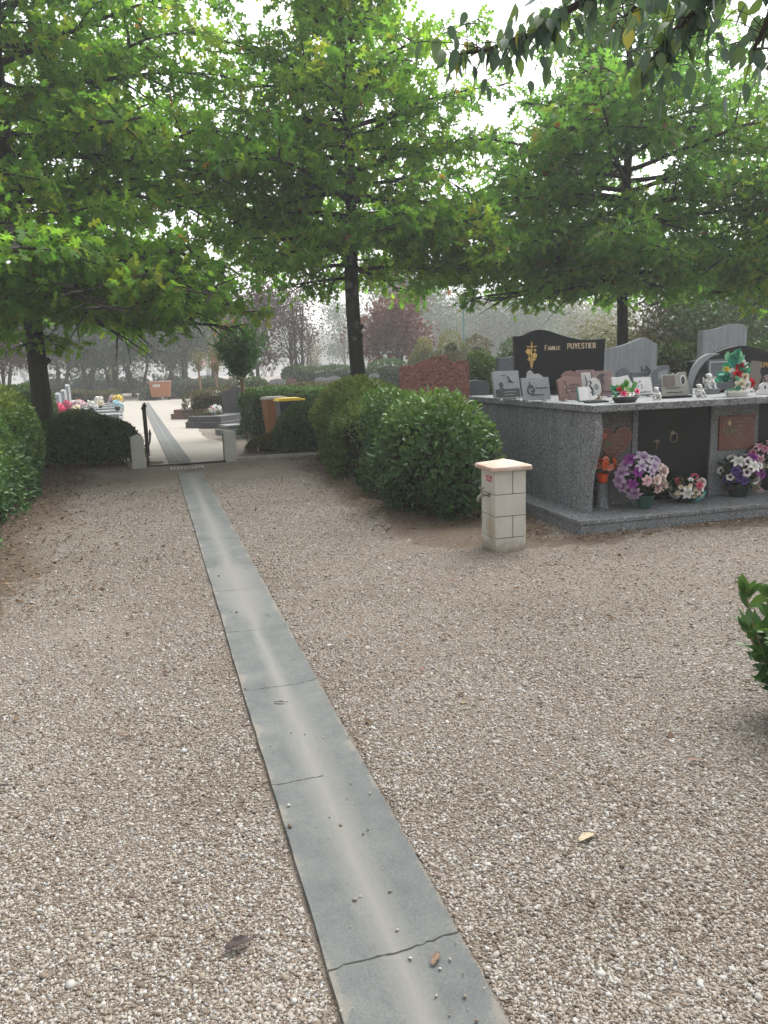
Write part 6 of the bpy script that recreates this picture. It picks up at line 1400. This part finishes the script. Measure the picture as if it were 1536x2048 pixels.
bush_at('clipped hedge behind the bushy trees between the two pale headstones', 1360, 19, 692, 2.2, .8, 'bush_green', 208, 7500, (.06, .1), 8, cat='hedge')
bush_at('clipped hedge at the right edge behind the tall pale headstone', 1540, 17.5, 682, 1.2, .8, 'bush_green', 209, 6000, (.06, .1), 6, cat='hedge')
bush_at('dark understorey bush in front of the clipped hedge right of the wavy headstone', 1368, 16.2, 715, 1.2, .6, 'hedge_green', 210, 4500, (.06, .1), 4, cat='bush')
bush_at('low box hedge at the rear of the plaza left of the path', 222, 46.5, 781, 1.0, .9, 'hedge_fog', 211, 3000, (.07, .12), 7, cat='hedge')
bush_at('low box hedge touching the rubbish container', 300, 48.6, 777, 1.1, .9, 'hedge_fog', 212, 3000, (.07, .12), 7, cat='hedge')
bush_at('wide dark hedge right of the rubbish container', 388, 50, 762, 3.6, 1.0, 'hedge_fog', 213, 6000, (.08, .13), 7, cat='hedge')
bush_at('long low brownish hedge behind the row of grey graves', 165, 43, 784, 3.6, .8, 'bush_olive', 214, 5000, (.08, .13), 7, cat='hedge')
for i_, (px_, Y_, py_, L_b, lb_) in enumerate(((95, 60, 752, 4.0, 'dark undergrowth bush far behind the left oak trunk'), (185, 62, 750, 4.5, 'dark undergrowth bush under the tall twin-trunked dark tree'), (262, 61, 756, 3.4, 'dark undergrowth bush behind the low box hedge at the plaza rear'), (345, 64, 752, 4.0, 'dark undergrowth bush behind the rubbish container'), (430, 62, 755, 4.0, 'dark undergrowth bush behind the thin-stemmed saplings'))):
    bush_at(lb_, px_, Y_, py_, L_b, 1.6, 'tree_dark', 230 + i_, 2600, (.12, .2), 2.4, lump=.3, z0=.3, group='undergrowth below the background trees')
bush_at('pale green clipped hedge behind the left oak trunk', 50, 23, 774, 1.5, 1.0, 'bush_green', 215, 7000, (.06, .1), 5, cat='hedge')
bush_at('green bush at the foot of the purple-brown tree', 510, 40, 755, 1.6, 1.2, 'bush_green', 216, 3500, (.08, .13), 2.6)
bush_at('brown low bush beside the green bush under the purple trees', 478, 41, 757, 1.5, 1.2, 'bush_olive', 217, 3000, (.08, .13), 2.6)
# foggy building, lamp pole
q = P(655, 720, 180); hB = float(P(655, 678, 180)[2])
r_ = thing('building', 'pale low building almost lost in the fog behind the far gravestones', 'building', (q[0], q[1], 0), radians(6))
mb = MB(); mb.box(-7.5, 7.5, 0, 12, -.1, hB); mb.build('wall', MAT['building'], r_); mb = MB(); mb.box(-8, 8, -.4, 12.4, hB, hB + .35); mb.build('roof', MAT['roof'], r_)
for x in (-2.6, 0.2): mb = MB(); mb.box(x, x + 1.3, -.03, .05, 1.2, 2.8); mb.build('window', MAT['glass'], r_)
q = P(928, 700, 50)
r_ = thing('lamp_post', 'thin teal lamp post in the fog between the misty trees', 'lamp post', (q[0], q[1], 0)); hL = float(P(928, 615, 50)[2])
mb = MB(); mb.tube([(0, 0, -.1), (0, 0, .4), (0, 0, .42), (0, 0, hL)], [.11, .11, .075, .05], 10); mb.build('pole', MAT['teal_pole'], r_, smooth=True, auto=40)
mb = MB(); mb.tube([(0, 0, hL), (-.3, 0, hL + .12), (-.7, 0, hL + .14)], .035, 8); mb.build('arm', MAT['teal_pole'], r_, smooth=True); mb = MB(); mb.ell((-.95, 0, hL + .12), (.3, .13, .07)); mb.build('lamp_head', MAT['bin_grey'], r_, smooth=True)

# ------------------------------------------------------------------ loose gravel, litter, fallen leaves
rng = np.random.default_rng(99)
def in_tomb(x, y):
    q = np.stack([x - TO[0], y - TO[1]], -1); e = q @ T1[:2]; g = q @ T2[:2]; return (e > -.03) & (g > -.03) & (e < TL + .1) & (g < 3.4)
N0 = 400000
dist = np.exp(rng.uniform(np.log(1.45), np.log(11.5), N0)); az = rng.uniform(-.62, .62, N0); X = dist * np.sin(az); Y = dist * np.cos(az)
across = (X - GUT_A[0]) * GUT_N[0] + (Y - GUT_A[1]) * GUT_N[1]
so_ = soil_amount(X, Y); fi = np.clip(.5 + .5 * vnoise(X, Y, 1.1, 21) + .25 * vnoise(X, Y, 5, 22), 0, 1)
bandp = np.exp(-((so_ - .25) / .2) ** 2)
keep = (~in_tomb(X, Y)) & ((np.abs(across) > .207) | (rng.random(N0) < .0028)) & (rng.random(N0) < np.clip(1.25 - .55 * fi, .6, 1)) & (rng.random(N0) < 1 - .93 * np.clip(so_ * 1.5 - .3, 0, 1))
qx = (X - pb[0]) * cos(pang) + (Y - pb[1]) * sin(pang); qy = -(X - pb[0]) * sin(pang) + (Y - pb[1]) * cos(pang)
keep &= ~((qx > -.01) & (qx < Wd + .01) & (qy > -.01) & (qy < Dp + .01)); keep &= Y < 13.1
X, Y, so_, across = X[keep], Y[keep], so_[keep], across[keep]; N = len(X)
sz = np.clip(rng.lognormal(np.log(.0043), .33, N), .0022, .012) * (1 + .5 * (rng.random(N) < .05))
sz *= np.clip(.75 + np.hypot(X, Y) * .085, .9, 1.5)
bm = bmesh.new(); bmesh.ops.create_icosphere(bm, subdivisions=1, radius=1); bm.verts.ensure_lookup_table()
pv = np.array([v.co[:] for v in bm.verts]); pf = [tuple(v.index for v in f.verts) for f in bm.faces]; bm.free()
pv = pv * (1 + .16 * np.sin(pv @ np.array([3.1, 5.3, 2.2]))[:, None])
yawv = rng.uniform(0, 6.28, N); sx_, sy_, sz_ = sz * rng.uniform(.8, 1.5, N), sz * rng.uniform(.6, 1.05, N), sz * rng.uniform(.38, .66, N)
cz, sn = np.cos(yawv), np.sin(yawv); tl = rng.normal(0, .3, N)
mats = np.zeros((N, 3, 3)); mats[:, 0, 0] = cz * sx_; mats[:, 0, 1] = -sn * sy_; mats[:, 1, 0] = sn * sx_; mats[:, 1, 1] = cz * sy_; mats[:, 2, 2] = sz_; mats[:, 2, 0] = tl * sx_
gz = np.exp(-((X / 12) ** 2 + ((Y - 7) / 12) ** 2)) * .006 * vnoise(X, Y, 1.6, 9) - .006
gz = np.where(np.abs(across) < .207, .006 + .012 * (np.abs(across) / .205), gz * (1 - np.exp(-(across / .5) ** 2)) - .0045 * np.exp(-(across / .5) ** 2))
mt_p, nt_, b_ = base_mat('pebbles'); b_.inputs['Roughness'].default_value = .85; b_.inputs['Specular IOR Level'].default_value = .25
at = nd(nt_, 'ShaderNodeAttribute'); at.attribute_name = 'tint'
rp = ramp(nt_, [(0, (0.092, 0.070, 0.053)), (0.2, (0.164, 0.134, 0.103)), (0.42, (0.227, 0.194, 0.158)), (0.62, (0.271, 0.245, 0.211)), (0.8, (0.292, 0.277, 0.25)), (0.92, (0.37, 0.366, 0.349)), (0.97, (0.189, 0.19, 0.192)), (1, (0.198, 0.116, 0.080))], at.outputs['Fac']); nt_.links.new(rp.outputs[0], b_.inputs['Base Color'])
o = np_instances('gravel_pebbles', pv, pf, mats, np.stack([X, Y, gz + sz_ * .22], -1), np.clip(rng.random(N) ** 1.12 * .985 + np.where(rng.random(N) < .8, .09 * vnoise(X, Y, 1.3, 61) + .05 * vnoise(X, Y, 6, 62), 0), 0, .985), mt_p, None, smooth=True); tag(o, kind='stuff')
# leaf litter and twigs under the hedges
NL = 17000
LX, LY = [], []
for a, b, wd in HEDGE_SOIL:
    n_ = int(NL * np.linalg.norm(b - a) * wd / 22); t = rng.random(n_); nrm2 = np.array([-(b - a)[1], (b - a)[0]]) / np.linalg.norm(b - a); q = a + (b - a) * t[:, None] + nrm2 * rng.normal(0, wd * .62, (n_, 1)); LX.append(q[:, 0]); LY.append(q[:, 1])
n_ = 420; LX.append(rng.uniform(-6, 4.5, n_)); LY.append(rng.uniform(3, 13.2, n_))
LX = np.concatenate(LX); LY = np.concatenate(LY); k_ = (~in_tomb(LX, LY)) & (np.abs((LX - GUT_A[0]) * GUT_N[0] + (LY - GUT_A[1]) * GUT_N[1]) > .22) & (LY < 16); LX, LY = LX[k_], LY[k_]; N = len(LX)
d_ = nrm(np.stack([rng.normal(0, 1, N), rng.normal(0, 1, N), rng.normal(0, .18, N)], -1)); n__ = nrm(rng.normal(0, .35, (N, 3)) + np.array([0, 0, 1]))
o = np_instances('leaf_litter', LAUREL_V, LAUREL_F, frames(d_, n__, rng.uniform(.02, .055, N)), np.stack([LX, LY, .008 + .02 * np.clip(soil_amount(LX, LY) - .5, 0, 1) + rng.random(N) * .008], -1), np.clip(rng.normal(.4, .28, N), 0, 1), MAT['litter']); tag(o, kind='stuff')
MAT['leaf_dark'] = M('leaf_dark', (.024, .015, .015), (.042, .027, .025), 30, .6)
MAT['leaf_pale'] = M('leaf_pale', (.34, .29, .20), (.27, .22, .14), 30, .7)
MAT['leaf_red'] = M('leaf_red', (.22, .05, .03), (.16, .04, .03), 30, .7)
MAT['leaf_brown'] = M('leaf_brown', (.13, .08, .05), (.18, .12, .08), 30, .7)
def fallen(label, px, py, ln, rz, mat, curl=.3, wd=.36, z=.014):
    p = G(px, py, z); V = []; F = []; n = 9; rr = random.Random(px)
    for i in range(n):
        s = i / (n - 1); w_ = wd * sin(pi * min(1, .06 + .92 * s)) ** .75 * (1 - .25 * s) * (1 + .12 * sin(i * 2.6))
        for j, q in enumerate((-1, -.5, 0, .5, 1)): V.append(((s - .5) * ln, q * w_ * ln * .5, ln * (curl * (.22 * q * q * w_ * 2 + .12 * sin(3 * s) + .05 * sin(9 * s + q * 2)))))
    for i in range(n - 1):
        for j in range(4): k = i * 5 + j; F.append((k, k + 1, k + 6, k + 5))
    mb = MB(); mb.add(V, F); mb.tube([(ln * .48, 0, ln * curl * .02), (ln * .66, .01 * ln, .004)], [.0018, .001], 5)
    o = mb.build('fallen_leaf', MAT[mat], None, smooth=True, auto=180, loc=tuple(p), rot=(radians(rr.uniform(-6, 6)), 0, rz)); tag(o, label, 'fallen leaf')
fallen('large dark curled fallen leaf on the gravel at the bottom left', 478, 1888, .080, radians(28), 'leaf_dark', .5, .5)
fallen('pale cream fallen leaf on the gravel at the lower right', 1174, 1674, .070, radians(30), 'leaf_pale', .35, .5)
fallen('small dark leaf lying across the concrete gutter', 560, 1404, .06, radians(-8), 'leaf_dark', .3, .25, .012)
fallen('dark narrow leaf on the gravel left of the gutter', 250, 1468, .055, radians(25), 'leaf_brown', .4, .35)
fallen('dark upright leaf on the gravel right of the gutter', 1154, 1334, .06, radians(70), 'leaf_dark', .7, .4)
fallen('greenish brown leaf near the laurel shrub', 1390, 1520, .05, radians(0), 'leaf_brown', .3, .5)
fallen('dark leaf cut by the left edge of the gravel', 6, 1572, .06, radians(10), 'leaf_dark', .3, .35)
fallen('small brown leaf on the far gravel right of the gutter', 905, 1162, .06, radians(10), 'leaf_red', .4, .4)
fallen('tiny red leaf on the gravel in the middle right', 845, 1338, .03, radians(40), 'leaf_red', .4, .5)
fallen('brown leaf on the gravel beside the laurel shrub base', 1500, 1398, .07, radians(-12), 'leaf_dark', .4, .3)
# dry leaf scrap and grit caught in the gutter joint
fallen('dry brown leaf scrap caught in the nearest gutter joint', 872, 1918, .045, radians(60), 'leaf_brown', .7, .5, .014)

# ------------------------------------------------------------------ fog
hz = MB(); hz.box(-260, 260, -90, 360, -1.2, 16.5)
mt = bpy.data.materials.new('haze'); mt.use_nodes = True; nt_ = mt.node_tree; nt_.nodes.remove(nt_.nodes['Principled BSDF'])
pvn = nd(nt_, 'ShaderNodeVolumePrincipled'); pvn.inputs['Color'].default_value = (.95, .97, .98, 1); pvn.inputs['Density'].default_value = .0020; pvn.inputs['Anisotropy'].default_value = .2
nt_.links.new(pvn.outputs[0], nt_.nodes['Material Output'].inputs['Volume'])
tag(hz.build('haze', mt), kind='stuff')
